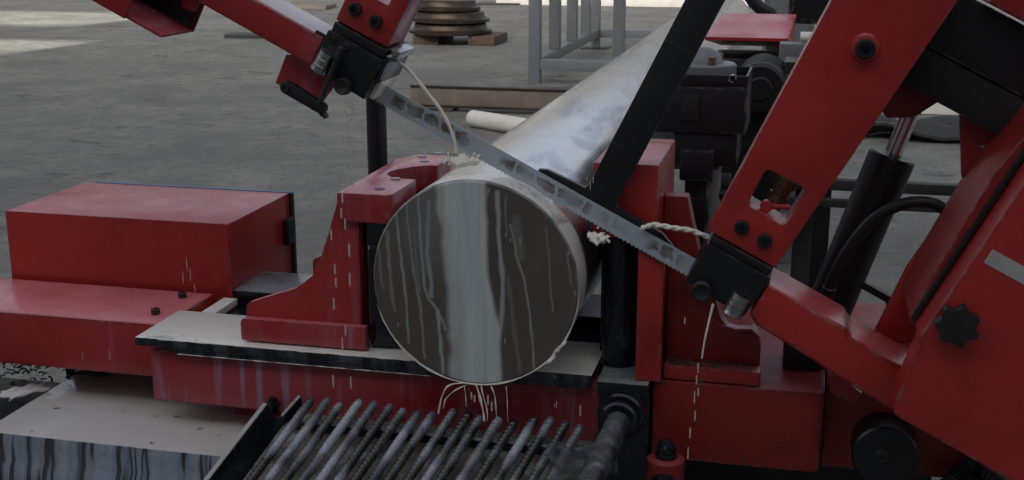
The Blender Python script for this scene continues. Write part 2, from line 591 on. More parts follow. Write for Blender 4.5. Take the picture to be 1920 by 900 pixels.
def rounded(poly, rad, n=4):
    """round every corner of a polygon"""
    out = []
    L = len(poly)
    for i in range(L):
        p = Vector(poly[i]); a = Vector(poly[i - 1]); c = Vector(poly[(i + 1) % L])
        r = rad[i] if isinstance(rad, (list, tuple)) else rad
        if r <= 0:
            out.append((p.x, p.y)); continue
        d1 = (a - p); d2 = (c - p)
        r1 = min(r, d1.length * 0.45); r2 = min(r, d2.length * 0.45)
        s = p + d1.normalized() * r1; e = p + d2.normalized() * r2
        for q in range(n + 1):
            t = q / n
            w_ = s * (1 - t) ** 2 + p * 2 * t * (1 - t) + e * t * t
            out.append((w_.x, w_.y))
    return out


def lathe(p0, p1, prof, seg=28, bm=None):
    """prof: list of (t along p0-p1 in metres, radius)"""
    p0 = Vector(p0); ax = (Vector(p1) - p0).normalized()
    e1 = ax.orthogonal().normalized(); e2 = ax.cross(e1)
    nb = bmesh.new()
    rings = []
    for t, r in prof:
        c = p0 + ax * t
        if r < 1e-6:
            rings.append([nb.verts.new(c)])
        else:
            rings.append([nb.verts.new(c + (e1 * math.cos(2 * math.pi * i / seg) + e2 * math.sin(2 * math.pi * i / seg)) * r) for i in range(seg)])
    for A, B in zip(rings, rings[1:]):
        for i in range(seg):
            j = (i + 1) % seg
            if len(A) == 1 and len(B) == 1:
                continue
            if len(A) == 1:
                nb.faces.new((A[0], B[i], B[j]))
            elif len(B) == 1:
                nb.faces.new((A[i], A[j], B[0]))
            else:
                nb.faces.new((A[i], A[j], B[j], B[i]))
    bmesh.ops.recalc_face_normals(nb, faces=nb.faces[:])
    return join(bm, nb)


def cyl(p0, p1, r, r2=None, seg=24, b=0.002, bm=None):
    L = (Vector(p1) - Vector(p0)).length
    r2 = r if r2 is None else r2
    b = min(b, L * 0.3, r * 0.3)
    return lathe(p0, p1, [(0, 0), (0, r - b), (b, r), (L - b, r2), (L, r2 - b), (L, 0)], seg, bm)


def tube(pts, r, seg=10, bm=None, rfun=None, sub=6):
    P = [Vector(p) for p in pts]
    if sub > 1 and len(P) > 2:
        Q = []
        for i in range(len(P) - 1):
            a = P[max(i - 1, 0)]; b_ = P[i]; c = P[i + 1]; d = P[min(i + 2, len(P) - 1)]
            for s in range(sub):
                t = s / sub
                Q.append(0.5 * ((2 * b_) + (c - a) * t + (2 * a - 5 * b_ + 4 * c - d) * t * t + (3 * b_ - a - 3 * c + d) * t ** 3))
        Q.append(P[-1])
        P = Q
    nb = bmesh.new()
    prev = None
    rings = []
    n = len(P)
    for i, p in enumerate(P):
        t = (P[min(i + 1, n - 1)] - P[max(i - 1, 0)]).normalized()
        if prev is None:
            e1 = t.orthogonal().normalized()
        else:
            e1 = (prev - t * prev.dot(t)).normalized()
        prev = e1
        e2 = t.cross(e1)
        rr = r if rfun is None else rfun(i / max(1, n - 1)) * r
        rings.append([nb.verts.new(p + (e1 * math.cos(2 * math.pi * q / seg) + e2 * math.sin(2 * math.pi * q / seg)) * rr) for q in range(seg)])
    for A, B in zip(rings, rings[1:]):
        for q in range(seg):
            nb.faces.new((A[q], A[(q + 1) % seg], B[(q + 1) % seg], B[q]))
    nb.faces.new(rings[0][::-1])
    nb.faces.new(rings[-1])
    bmesh.ops.recalc_face_normals(nb, faces=nb.faces[:])
    return join(bm, nb)


def capscrew(name, c, ax, r, h, mat, parent, hexr=0.45):
    """socket head cap screw standing out along ax from c"""
    c = Vector(c); ax = Vector(ax).normalized()
    hr = r * hexr
    bm = lathe(c, c + ax, [(0, 0), (0, r), (h - r * .15, r), (h, r * 0.88), (h, hr), (h * 0.45, hr), (h * 0.45, 0)], 20)
    return obj(name, bm, mat, parent)


# ================================================================== SETTING
bm = bmesh.new()
gv = [bm.verts.new(p) for p in ((-150, -60, 0), (150, -60, 0), (150, 240, 0), (-150, 240, 0))]
bm.faces.new(gv)
g = obj('ground', bm, 'concrete', org=Vector((0, 0, 0)), smooth=0)
g['kind'] = 'structure'
g['label'] = 'stained grey concrete yard floor'

# unseen wall added behind the viewpoint to block sun; slots shaped for light strips
WY = -14.0
t = thing('shade_wall', 'tall pale unseen wall behind the viewpoint, set to shade the yard', 'wall', (0, WY, 0))
TE = math.tan(SUN_EL)
def wall_h(Y):
    return (Y - WY) * 1.005 * TE
light_slots = [(-60, -13.0, wall_h(14.4), wall_h(17.2)), (-60, -11.2, wall_h(10.8), wall_h(12.6))]
obj('panel', box(-11.2, 45, WY - .3, WY, 0, 15.5, 0), 'wall_grey', t)
obj('panel', box(-60, -11.202, WY - .3, WY, 0, light_slots[1][2], 0), 'wall_grey', t)
obj('panel', box(-60, -11.202, WY - .3, WY, light_slots[1][3], light_slots[0][2], 0), 'wall_grey', t)
obj('panel', box(-60, -11.202, WY - .3, WY, light_slots[0][3], 15.5, 0), 'wall_grey', t)
obj('panel', box(-13, -11.202, WY - .3, WY, light_slots[0][2] + .001, light_slots[0][3] - .001, 0), 'wall_grey', t)
obj('gate', box(-3.0, 4.0, WY + .001, WY + .08, 0, 4.5, 0.0), 'grey_paint', t)

t = thing('far_blocker', 'long dark unseen block added past the yard to darken reflections in the bar', 'light blocker', (0, 62, 0))  # added out of view so the far bar reflects something dark
obj('wall', box(-70, 70, 62, 74, 0, 12.6, 0), 'blocker_dark', t)
obj('roof', prism([(-71, 12.6), (71, 12.6), (71, 13.0), (-71, 13.0)], 61.4, 75, 0), 'dark_sheet', t)
for q in range(9):
    obj('door', box(-62 + q * 15, -56 + q * 15, 61.9, 61.999, 0, 5, 0), 'dark_sheet', t)

t = thing('side_blocker', 'dark unseen block added left of the yard to darken reflections in the bar', 'light blocker', (-44, 10, 0))  # added out of view to darken the bar's left edge
obj('wall', box(-58, -44, -10, 55, 0, 11, 0), 'blocker_dark', t)
obj('roof', box(-58.5, -43.5, -10.5, 55.5, 11.001, 11.4, 0), 'dark_sheet', t)

# ================================================================== WORKPIECE
ZC, RB = 0.88, 0.20
t = thing('steel_bar', 'thick round steel bar clamped in the saw, its sawn end running with milky coolant', 'steel bar', (0, 0, ZC))
bm = bmesh.new()
seg = 96
ys = [0.006, 0.02, 0.06, 0.09, 0.12, 0.2, 0.3, 0.42, 0.8, 1.6, 3.0, 4.5, 6.2]
rings = []
for y in ys:
    rings.append([bm.verts.new((RB * math.cos(2 * math.pi * i / seg), y, ZC + RB * math.sin(2 * math.pi * i / seg))) for i in range(seg)])
for A, B in zip(rings, rings[1:]):
    for i in range(seg):
        bm.faces.new((A[i], A[(i + 1) % seg], B[(i + 1) % seg], B[i]))
bm.faces.new(rings[-1])
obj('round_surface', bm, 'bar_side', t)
# how far coolant covers the sawn face: (polyline of x,z in metres, width, strength)
def fc(pts):
    return [((x - 445) / 2160, (457 - y) / 2160) for x, y in pts]
RUNS = [(fc(p), w_, st_) for p, w_, st_ in (
    ([(120, 165), (130, 300), (150, 480), (165, 730)], .0034, .55), ([(165, 110), (178, 300), (190, 420), (215, 560), (232, 790)], .003, .42),
    ([(215, 95), (225, 300), (235, 480), (250, 530), (290, 580), (325, 660)], .0035, .6), ([(262, 120), (250, 330), (265, 470), (262, 520)], .006, .5),
    ([(290, 590), (300, 700), (310, 850)], .004, .65), ([(80, 260), (90, 480), (105, 590)], .005, .3), ([(42, 300), (45, 420), (58, 500)], .004, .25),
    ([(195, 250), (205, 420), (212, 500)], .005, .25), ([(548, 70), (548, 200), (556, 300), (568, 430), (560, 640)], .0058, .7), ([(512, 60), (494, 105), (505, 200)], .003, .55),
    ([(600, 200), (625, 330), (655, 410), (680, 560), (700, 810)], .0028, .5), ([(745, 200), (765, 430), (772, 550)], .0018, .35), ([(580, 80), (582, 250)], .002, .3),
    ([(590, 420), (610, 600), (640, 820)], .006, .14), ([(620, 180), (640, 330)], .014, .16), ([(830, 300), (850, 430)], .003, .3))]
import numpy as np
NR, NS = 110, 560
rad = (RB - .004) * np.arange(1, NR + 1) / NR
ang = 2 * np.pi * np.arange(NS) / NS
FX = np.concatenate([[0.0], (rad[:, None] * np.cos(ang)[None]).ravel()])
FZ = np.concatenate([[0.0], (rad[:, None] * np.sin(ang)[None]).ravel()])
def sst(a_, b2, x):
    t_ = np.clip((x - a_) / (b2 - a_), 0, 1)
    return t_ * t_ * (3 - 2 * t_)
rng = np.random.RandomState(5)
kn = rng.uniform(-1, 1, 40)
def wander(z, f, o_):
    x_ = (z + .25) * f + o_
    i_ = np.floor(x_).astype(int) % 40
    t_ = x_ - np.floor(x_)
    t_ = t_ * t_ * (3 - 2 * t_)
    return kn[i_] * (1 - t_) + kn[(i_ + 1) % 40] * t_
xl_ = -.066 + .014 * sst(.19, -.19, FZ) - .014 * sst(.10, .19, FZ) + .004 * wander(FZ, 26, 0) + .002 * wander(FZ, 70, 3)
xr_ = .028 + .027 * sst(.06, -.12, FZ) + .003 * wander(FZ, 30, 9)
MK = sst(xl_ - .004, xl_ + .012, FX) * (1 - sst(xr_ - .008, xr_ + .003, FX))
MK *= .66 + .34 * sst(xl_, xl_ + .035, FX) - .20 * np.exp(-((FX + .024 + .003 * wander(FZ, 20, 4)) / .007) ** 2) * sst(.06, -.04, FZ) - .14 * np.exp(-((FX - .022) / .006) ** 2) * sst(.02, -.06, FZ)
# thin wash of emulsion left of the main run
MK = np.maximum(MK, .20 * sst(-.19, -.08, FX) * sst(-.05, .12, FZ + .02 * wander(FX, 60, 2)) * (FX < -.03))
for pts_, w_, st_ in RUNS:
    D_ = np.full(FX.shape, 9.0)
    for (ax_, az_), (bx_, bz_) in zip(pts_, pts_[1:]):
        dx, dz = bx_ - ax_, bz_ - az_
        t_ = np.clip(((FX - ax_) * dx + (FZ - az_) * dz) / (dx * dx + dz * dz), 0, 1)
        D_ = np.minimum(D_, np.hypot(FX - ax_ - dx * t_ - .0012 * wander(FZ, 60, ax_ * 100), FZ - az_ - dz * t_))
    ww = w_ * (1.1 + .35 * wander(FZ, 34, ax_ * 77))
    MK = np.maximum(MK, st_ * .85 * (1 - sst(ww * .2, ww, D_)))
vl = [(x, 0.0, z) for x, z in zip(FX.tolist(), FZ.tolist())]
mk = MK.tolist()
n0 = len(vl)
for q in range(NS):
    vl.append((RB * math.cos(ang[q]), .006, RB * math.sin(ang[q])))
    mk.append(.45 + .35 * math.sin(q * .21) * math.sin(q * .077))
fl = [(0, 1 + q, 1 + (q + 1) % NS) for q in range(NS)]
for ir in range(NR):
    a0 = 1 + ir * NS
    b0_ = a0 + NS
    fl += [(a0 + q, b0_ + q, b0_ + (q + 1) % NS, a0 + (q + 1) % NS) for q in range(NS)]
me = bpy.data.meshes.new('sawn_face')
me.from_pydata(vl, [], [f[::-1] for f in fl])
me.attributes.new('milk', 'FLOAT', 'POINT').data.foreach_set('value', mk)
me.shade_smooth()
me.set_sharp_from_angle(angle=R(30))
me.materials.append(M['bar_face'])
o = bpy.data.objects.new('sawn_face', me)
C.objects.link(o)
o.parent = t
o['label'] = 'flat sawn end face streaked with milky coolant'
# burr and coolant bead round the lower rim
def bead(i):
    return 0.55 + 0.45 * math.sin(i * 37.0) * math.sin(i * 11.3 + 1)
pts = [(1.004 * RB * math.cos(a), 0.002, ZC + 1.004 * RB * math.sin(a)) for a in [R(-165 + 165 * q / 60) for q in range(61)]]
obj('rim_bead', tube(pts, 0.0017, 8, rfun=lambda s: (bead(s) + .5) * min(1, 8 * s, 8 * (1 - s)) + .05, sub=3), 'coolant', t, label='bead of coolant along the lower rim')

bp_ = [(RB * 1.01 * math.cos(R(a_)) + random.uniform(-.003, .003), -.002 + random.uniform(-.004, .004), ZC + RB * 1.01 * math.sin(R(a_)) + random.uniform(-.003, .003)) for a_ in range(-48, -26, 2)]
obj('burr', tube(bp_, .0042, 7, rfun=lambda s_: (.5 + .5 * abs(math.sin(s_ * 19))) * min(1, 6 * s_, 6 * (1 - s_)) + .05, sub=4), 'coolant', t, label='crumpled burr wet with coolant on the lower right rim')

# roller stand carrying the far end of the bar
t = thing('roller_stand', 'dark roller stand under the far end of the bar', 'roller stand', (0, 4.4, 0))
obj('roller', cyl((-.3, 4.4, ZC - RB - .05), (.3, 4.4, ZC - RB - .05), 0.05), 'dark_steel', t)
for sx in (-1, 1):
    obj('leg', box(sx * .32 - .03, sx * .32 + .03, 4.35, 4.45, 0, ZC - RB), 'black_matte', t)
obj('crosspiece', box(-.289, .289, 4.37, 4.43, .25, .31), 'black_matte', t)

# ================================================================== SAW BASE
base = thing('band_saw', 'red bed of the band saw with long side beam, slide plates and fixed jaw', 'band saw', (0, 0.3, 0))
ob = obj('bed_beam', box(-.758, .225, .12, .66, .53, .648, .004), 'red_wet', base, label='red bed beam streaked with coolant runs')
obj('bed_plinth', box(-.62, .20, .22, .60, .06, .527, .004), 'red_dull', base)
obj('floor_plate', box(-.70, .85, .15, .85, 0, .057, .004), 'black_matte', base)
# slide plates
fp = obj('slide_plate', box(-.775, .212, .092, .286, .664, .682, .002), 'plate_wet', base, label='black front slide plate flooded with cream coolant')
obj('slide_plate_lower', box(-.70, .205, .098, .28, .650, .661, .002), 'plate_wet', base)
obj('slide_plate', box(-.775, .212, .452, .625, .664, .684, .002), 'plate_grey', base, label='wet grey rear slide plate')
obj('slide_plate_lower', box(-.74, .205, .458, .62, .650, .661, .002), 'black_wet', base)
obj('slot_floor', box(-.72, .20, .29, .449, .640, .652, .001), 'black_wet', base)
obj('tee_block', box(-.735, -.70, .30, .43, .655, .672, .002), 'pale', base)
random.seed(8)
def lip(s_):
    return .55 + .45 * math.sin(s_ * 61) * math.sin(s_ * 17 + 2) + .3 * (math.sin(s_ * 143) > .75)
obj('coolant_lip', tube([(x_ * .01, .0925, .6815) for x_ in range(-72, -12, 4)], .0019, 7, rfun=lip, sub=6), 'coolant', base, label='white coolant bead along the front edge of the slide plate')
obj('coolant_lip', tube([(x_ * .01, .0975, .650) for x_ in range(-68, -9, 4)], .0013, 7, rfun=lip, sub=6), 'coolant', base)
# side beam
sb = obj('side_beam', box(-1.75, -.7585, .185, .43, .555, .680, .006), 'red_wet_soft', base, label='long red side beam carrying the vise cylinder box')
for px, py in ((292, 588), (342, 557)):
    p = at(px, py, Z=.681)
    capscrew('bolt', p, (0, 0, 1), .010, .012, 'dark_steel', base)
for x in (-1.45,):
    obj('leg', box(x - .06, x + .06, .22, .40, 0, .555, .004), 'black_matte', base)

# right base casting
cx0, cx1, cy0 = .330, .655, .105
rb = [(cx0, cy0), (cx1, cy0), (cx1, .75), (cx0, .75)]
obj('base_casting', prism_z(rounded(rb, [0, .025, 0, 0]), .517, .680, .005), 'red_dull', base, label='dark red base casting under the fixed jaw')
obj('casting_foot', box(cx0 + .02, cx1 + .22, .25, .7, .058, .515, .004), 'black_matte', base)
obj('pivot_housing', prism_z(rounded([(cx1 + .002, .175), (cx1 + .34, .175), (cx1 + .34, .75), (cx1 + .002, .75)], [0, .03, 0, 0]), .50, .672, .006), 'red_dull', base)
pd0 = [at(1552, 708, Y=.15), at(1570, 700, Y=.15), at(1617, 738, Y=.15), at(1610, 756, Y=.15), at(1575, 748, Y=.15), at(1555, 735, Y=.15)]
obj('housing_pad', prism([(p.x, p.z) for p in pd0], .15, .173, .003), 'red_wet', base)
pc = at(1660, 858, Y=.10)
pd = obj('pivot_disc', cyl((pc.x, .10, pc.z), (pc.x, .20, pc.z), .0615, seg=48, b=.004), 'black', base, label='large black disc over the pivot shaft')
capscrew('bolt', (pc.x - .005, .10, pc.z + .005), (0, -1, 0), .014, .008, 'dark_steel', pd)

# fixed jaw: cap, flange, gusset, web
JT = 1.10
q1 = at(1235, 310, Z=JT); q2 = at(1286, 262, Z=JT)
jx1, jy0, jy1 = q1.x, q1.y, q2.y
obj('fixed_jaw', prism([(.203, JT), (.203, .955), (.296, .955), (.296, .683), (jx1, .683), (jx1, JT)], jy0, jy1, .004), 'red', base, label='red fixed jaw block right of the bar')
obj('jaw_back', box(.2035, .2955, .235, jy1 - .002, .683, .953, .003), 'black_wet', base)
fx0, fx1 = .297, .347
obj('jaw_flange', box(fx0, fx1, .086, jy0 - .002, .6825, .95, .004), 'red', base)
s1 = at(1425, 660, Y=.15)
gz = at(1270, 364, Y=.24)
obj('gusset', prism([(jx1 + .002, gz.z), (gz.x + .022, gz.z), (gz.x + .06, .86), (gz.x + .085, .683), (jx1 + .002, .683)], .22, .26, .003), 'red_dull', base)
sh = [(fx1 + .002, .683), (s1.x, .683), (s1.x, .755), (s1.x - .012, .772), (s1.x - .05, .774), (s1.x - .078, .795), (s1.x - .095, .86), (fx1 + .002, .90)]
obj('jaw_web', prism(rounded(sh, [0, 0, .02, .01, .02, .03, .02, 0]), .152, .185, .003), 'red_dull', base)
JFZ = at(1330, 692, Y=.107).z
obj('jaw_foot', box(fx1 + .002, s1.x + .004, .107, .150, .683, JFZ, .004), 'red', base)
we = [at(x, y, Y=.15) for x, y in ((1338, 590), (1352, 608), (1380, 616), (1410, 616), (1426, 632), (1420, 634), (1408, 622), (1378, 622), (1348, 614), (1334, 594))]
obj('web_edge', prism([(p.x, p.z) for p in we], .146, .19, .001), 'red_wet', base)
bm = bmesh.new()
random.seed(3)
for i in range(220):
    x = random.uniform(fx1 + .008, s1.x - .01); y = random.uniform(.111, .149)
    a = random.uniform(0, 3.1); L = random.uniform(.002, .006)
    d = Vector((math.cos(a), math.sin(a), random.uniform(-.2, .6))) * L
    p = Vector((x, y, JFZ + .002)); n = Vector((-d.y, d.x, .001)).normalized() * .0011
    f = [bm.verts.new(v) for v in (p - d - n, p + d - n, p + d + n, p - d + n)]
    bm.faces.new(f)
o = obj('jaw_foot_chips', bm, 'chips', base, smooth=0); o['kind'] = 'stuff'

# vertical guide roller beside the bar and its bracket
rr_ = .0345
rx = .2965 - rr_ - .010
ro = obj('guide_roller', lathe((rx, .182, .683), (rx, .182, 1), [(0, 0), (0, rr_ + .003), (.006, rr_ + .003), (.008, rr_), (.262, rr_), (.266, rr_ - .006), (.266, 0)], 40), 'black_wet', base, label='black vertical guide roller against the bar')
obj('roller_foot', box(.2265, .326, .066, .23, .655, .6815, .003), 'plate_grey', base)
br = obj('roller_bracket', box(.2275, .3265, .085, .22, .42, .653, .003), 'black_wet', base)
for px, py in ((1140, 745), (1198, 747)):
    p = at(px, py, Y=.085)
    capscrew('bolt', p, (0, -1, 0), .009, .009, 'black_wet', br)

# feed screw coming forward from the bracket
fs = thing('clamp_cylinder', 'coolant-smeared black clamping cylinder pointing forward below the guide roller', 'cylinder', (rx, .05, .5))
a = at(1172, 762, Y=.083); b_ = at(1122, 872, Y=-.22)
ax = (b_ - a); L = ax.length; axn = ax.normalized()
obj('flange', cyl(a, a + axn * .06, .045, seg=36, b=.004), 'black_wet', fs)
obj('gland', cyl(a + axn * .061, a + axn * .085, .036, seg=36, b=.004), 'black_wet', fs)
prof = [(0, 0), (0, .019)]
for i in range(36):
    s = .003 + i * .0095
    prof += [(s, .019), (s + .003, .0225), (s + .006, .0225), (s + .009, .019)]
prof += [(.36, .019), (.36, 0)]
obj('ribbed_sleeve', lathe(a + axn * .086, a + axn * .3, prof, 28), 'sleeve', fs)
fs['label'] = 'coolant-smeared black clamping cylinder pointing forward below the guide roller'

# small red valve in front of the base
vp = at(1248, 880, Y=.03)
va = thing('coolant_valve', 'small red valve body with a black cap below the saw base', 'valve', (vp.x, .03, 0))
obj('body', lathe((vp.x, .03, 0), (vp.x, .03, 1), [(0, 0), (0, .03), (vp.z - .03, .03), (vp.z - .028, .036), (vp.z + .022, .036), (vp.z + .026, .03), (vp.z + .026, 0)], 28), 'red_dull', va)
cz = vp.z + .026
obj('cap', lathe((vp.x, .03, cz), (vp.x, .03, 2), [(0, 0), (0, .022), (.006, .022), (.008, .017), (.022, .019), (.026, .013), (.034, .011), (.036, 0)], 8), 'black_wet', va)
pt = Vector((vp.x, .03, vp.z - .01))
obj('port', cyl(pt, pt + Vector((0, -.055, -.01)), .024, seg=24), 'black_wet', va)

# ================================================================== MOVING VISE JAW
JZ = 1.014
vj = thing('vise_jaw', 'red moving vise jaw with notched top, pressed on the left of the bar', 'vise jaw', (-.35, .3, .684))
jl = at(640, 356, Z=JZ).x
slot = [(-.202, .286), (-.235, .287), (-.262, .300), (-.280, .325), (-.283, .350), (-.272, .385), (-.250, .415), (-.225, .435), (-.202, .44)]
top = [(jl, .122), (-.212, .122), (-.202, .134)] + slot + [(-.202, .545), (-.215, .560), (-.290, .562), (-.30, .52), (jl - .0, .50)]
obj('jaw_head', prism_z(top, .955, JZ, .003), 'red_wet_soft', vj, label='notched red jaw head')
# side web: front plate with the swept foot
wl = [at(460, 640, Y=.14), at(462, 575, Y=.14), at(545, 545, Y=.14), at(590, 510, Y=.14), at(608, 470, Y=.14), at(636, 370, Y=.14)]
web = [(-.272, .687)] + [(p.x, p.z) for p in wl[1:]] + [(jl + .006, JZ - .001)]
web[1] = (wl[1].x, .757)
web.insert(1, (wl[1].x, .687))
web += [(-.272, JZ - .06)]
xl = wl[1].x
wf = [(-.278, .687), (xl, .687), (xl, .752), (xl + .006, .762), (xl + .10, .792), (xl + .135, .818), (xl + .152, .852), (xl + .172, .92), (jl + .001, 1.002), (jl + .012, 1.010), (-.278, 1.010)]
wf = wf[:1] + [(xl, .687)] + [(p.x, p.z) for p in (at(462, 572, Y=.14), at(470, 566, Y=.14), at(555, 540, Y=.14), at(585, 518, Y=.14), at(600, 488, Y=.14), at(615, 440, Y=.14), at(637, 362, Y=.14), at(645, 357, Y=.14))] + [(-.278, 1.010)]
obj('jaw_web', prism(wf, .138, .158, .003), 'red_wet_soft', vj)
obj('jaw_web', prism(wf, .50, .52, .003), 'red', vj)
obj('jaw_foot', prism(rounded([(xl - .004, .687), (-.262, .687), (-.262, .735), (xl - .004, .735)], [.006, 0, 0, .012]), .115, .1365, .003), 'red_wet', vj)
obj('jaw_back', box(-.330, -.280, .160, .498, .687, .953, .003), 'red', vj)
obj('jaw_plate', box(-.262, -.203, .140, .284, .690, .953, .003), 'black_wet', vj, label='black toothed front jaw plate')
obj('jaw_plate', box(-.262, -.203, .440, .555, .690, .953, .003), 'black_wet', vj)
for px, py in ((712, 354), (742, 335), (796, 302), (792, 293), (822, 287)):
    p = at(px, py, Z=JZ + .0005)
    o = obj('screw', lathe(p, p + Vector((0, 0, 1)), [(0, 0), (0, .011), (.0012, .010), (.0012, .0)], 20), 'plate_grey', vj)

# ================================================================== VISE CYLINDER BOX
bz1 = .848
c00 = at(5, 400, Z=bz1); c10 = at(437, 416, Z=bz1); c11 = at(548, 357, Z=bz1); c01 = at(132, 345, Z=bz1)
y0, y1 = (c00.y + c10.y) / 2, (c11.y + c01.y) / 2
vb = thing('cylinder_box', 'red sheet metal box standing behind the side beam at the left', 'box', ((c00.x + c10.x) / 2, (y0 + y1) / 2, 0))
obj('shell', box(c00.x - .012, c10.x, y0, y1, .60, bz1, .003), 'red', vb)
obj('back_plate', box(c00.x + .02, c10.x + .006, y1 + .001, y1 + .02, .60, bz1 - .003, .002), ['black_matte'], vb)
obj('lid_edge', box(c00.x + .02, c10.x + .004, y1 + .001, y1 + .016, bz1 - .002, bz1 + .001, .0008), 'blue_edge', vb)
p = at(547, 430, X=c10.x + .01)
obj('latch', box(c10.x + .001, c10.x + .016, y1 - .05, y1 + .0, p.z - .035, p.z + .032, .004), 'rubber', vb)
obj('pedestal', box(c00.x + .08, c10.x - .05, y0 + .05, y1 - .03, 0, .599, .003), 'black_matte', vb)

# ================================================================== COOLANT TRAY
TZ = .47
ty0 = at(200, 833, Z=TZ).y
tr = thing('coolant_tray', 'steel coolant tray brimming with cream emulsion below the side beam', 'tray', (-.8, .2, 0))
tx0, tx1 = at(30, 768, Z=TZ).x, -.40
obj('pan', box(tx0, tx1, ty0 + .004, .80, .10, TZ - .012, .003), 'dark_steel', tr)
obj('coolant_pool', box(tx0 + .002, tx1 - .002, ty0 + .001, .79, TZ - .011, TZ, .003), 'pool', tr, label='cream coolant lying flat in the tray')
prof = [(ty0 - .001, TZ - .001), (ty0 - .006, TZ - .02), (ty0 - .007, TZ - .055), (ty0 - .016, TZ - .068), (ty0 - .022, TZ - .09), (ty0 - .024, TZ - .16), (ty0 + .003, TZ - .16), (ty0 + .003, TZ - .001)]
bm = bmesh.new()
nx = 60
rows = []
random.seed(11)
off = 0
for i in range(nx + 1):
    x = tx0 + (tx1 - tx0) * i / nx
    wv_ = .0022 * math.sin(i * 1.7) + .0016 * math.sin(i * 0.63 + 1)
    rows.append([bm.verts.new((x, y + (wv_ if 0 < j < 6 else 0), z)) for j, (y, z) in enumerate(prof)])
for A, B in zip(rows, rows[1:]):
    for j in range(len(prof)):
        bm.faces.new((A[j], A[(j + 1) % len(prof)], B[(j + 1) % len(prof)], B[j]))
bm.faces.new(rows[0]); bm.faces.new(rows[-1][::-1])
obj('front_apron', bm, 'streaked', tr, label='front apron striped with blue-grey coolant runs')
bm = bmesh.new()
random.seed(5)
for i in range(34):
    x = random.uniform(tx0 + .03, -.45); y = random.uniform(ty0 + .02, .5)
    a = random.uniform(-.6, 1.0); L = random.uniform(.002, .008) * (2.2 if random.random() < .1 else 1)
    for q in range(3):
        s = -1 + q * .66
        c_ = Vector((x + math.cos(a) * L * (s + .33), y + math.sin(a) * L * (s + .33), TZ + .002))
        dx = Vector((math.cos(a), math.sin(a), .1 * (q - 1))) * L * .34; n = Vector((-math.sin(a), math.cos(a), 0)) * .0016
        f = [bm.verts.new(v) for v in (c_ - dx - n, c_ + dx - n, c_ + dx + n, c_ - dx + n)]
        bm.faces.new(f)
o = obj('chips_on_pool', bm, 'chips', tr, smooth=0); o['kind'] = 'stuff'
# white rag and black sheet at the tray's left
def rag(name, cx, cy, z, sx, sy, mat, seed, amp, rotz=0.0, thick=.004):
    random.seed(seed)
    bm = bmesh.new()
    n = 14
    ph = [random.uniform(0, 6) for _ in range(8)]
    V = {}
    for lay in (0, 1):
        for i in range(n + 1):
            for j in range(n + 1):
                u_, v_ = i / n * 2 - 1, j / n * 2 - 1
                k_ = 1 + .12 * math.sin(5 * u_ + ph[0]) * math.cos(4 * v_ + ph[1])
                x, y = u_ * sx * k_, v_ * sy * (1 + .15 * math.sin(4 * u_ + ph[2]))
                zz = amp * (1 + math.sin(6 * u_ + ph[3] + 2 * v_) * math.cos(5 * v_ + ph[4] - u_)) + thick * (1 - lay)
                V[lay, i, j] = bm.verts.new((cx + x * math.cos(rotz) - y * math.sin(rotz), cy + x * math.sin(rotz) + y * math.cos(rotz), z + zz))
    for i in range(n):
        for j in range(n):
            bm.faces.new((V[0, i, j], V[0, i + 1, j], V[0, i + 1, j + 1], V[0, i, j + 1]))
            bm.faces.new((V[1, i, j], V[1, i, j + 1], V[1, i + 1, j + 1], V[1, i + 1, j]))
    for i in range(n):
        bm.faces.new((V[0, i, 0], V[1, i, 0], V[1, i + 1, 0], V[0, i + 1, 0]))
        bm.faces.new((V[0, i, n], V[0, i + 1, n], V[1, i + 1, n], V[1, i, n]))
        bm.faces.new((V[0, 0, i], V[0, 0, i + 1], V[1, 0, i + 1], V[1, 0, i]))
        bm.faces.new((V[0, n, i], V[1, n, i], V[1, n, i + 1], V[0, n, i + 1]))
    return obj(name, bm, mat, smooth=60)
p = at(42, 738, Z=TZ)
tag(rag('rag', p.x + .005, p.y, TZ + .002, .028, .05, 'white_cloth', 4, .004, -.5), 'crumpled white rag on the left end of the coolant tray', 'rag')
p = at(40, 708, Z=TZ)
random.seed(44)
bm = bmesh.new()
for i in range(70):
    d = Vector((random.gauss(0, .07), random.gauss(0, .05), 0))
    hgt_ = 0.018 * math.exp(-(d.x / .07) ** 2 - (d.y / .05) ** 2) + .002
    q = Vector((p.x - .02 + d.x, p.y + .03 + d.y, TZ + random.uniform(.001, hgt_)))
    a = random.uniform(0, 6.3); L_ = random.uniform(.004, .011)
    e_ = Vector((math.cos(a), math.sin(a), random.uniform(-.15, .5))) * L_
    bm = tube([q - e_, q + Vector((e_.y, -e_.x, e_.length)) * .3, q + e_], .002, 4, bm, sub=2)
tag(obj('swarf_heap', bm, 'chips', smooth=60), 'dark heap of wet swarf behind the white rag', 'swarf', kind='stuff')
tag(obj('drain_box', box(tx0 - .4, tx0 - .004, ty0 - .02, .35, .0, TZ - .02, .005), 'black_matte'), 'black metal cabinet side left of the coolant tray', 'cabinet')
p = at(165, 706, Z=TZ)
tag(obj('swarf_curl', tube([(p.x - .03, p.y, TZ + .008), (p.x - .005, p.y - .01, TZ + .014), (p.x + .02, p.y, TZ + .008), (p.x + .045, p.y + .02, TZ + .006)], .006, 8), 'dark_steel'), 'dark curl of swarf lying on the coolant under the beam', 'swarf')

# ================================================================== CHUTE GRATE
D = Vector((-1327, -3402, -2304)).normalized()
gt = thing('chute_grate', 'sloping grate of ribbed steel rods on a black chute in front of the saw', 'grate', (-.1, -.1, .3))
GL = .62
xs_px = [585, 614, 642, 672, 701, 732, 760, 789, 816, 850, 880, 904, 939, 969, 1002, 1031, 1062, 1092]
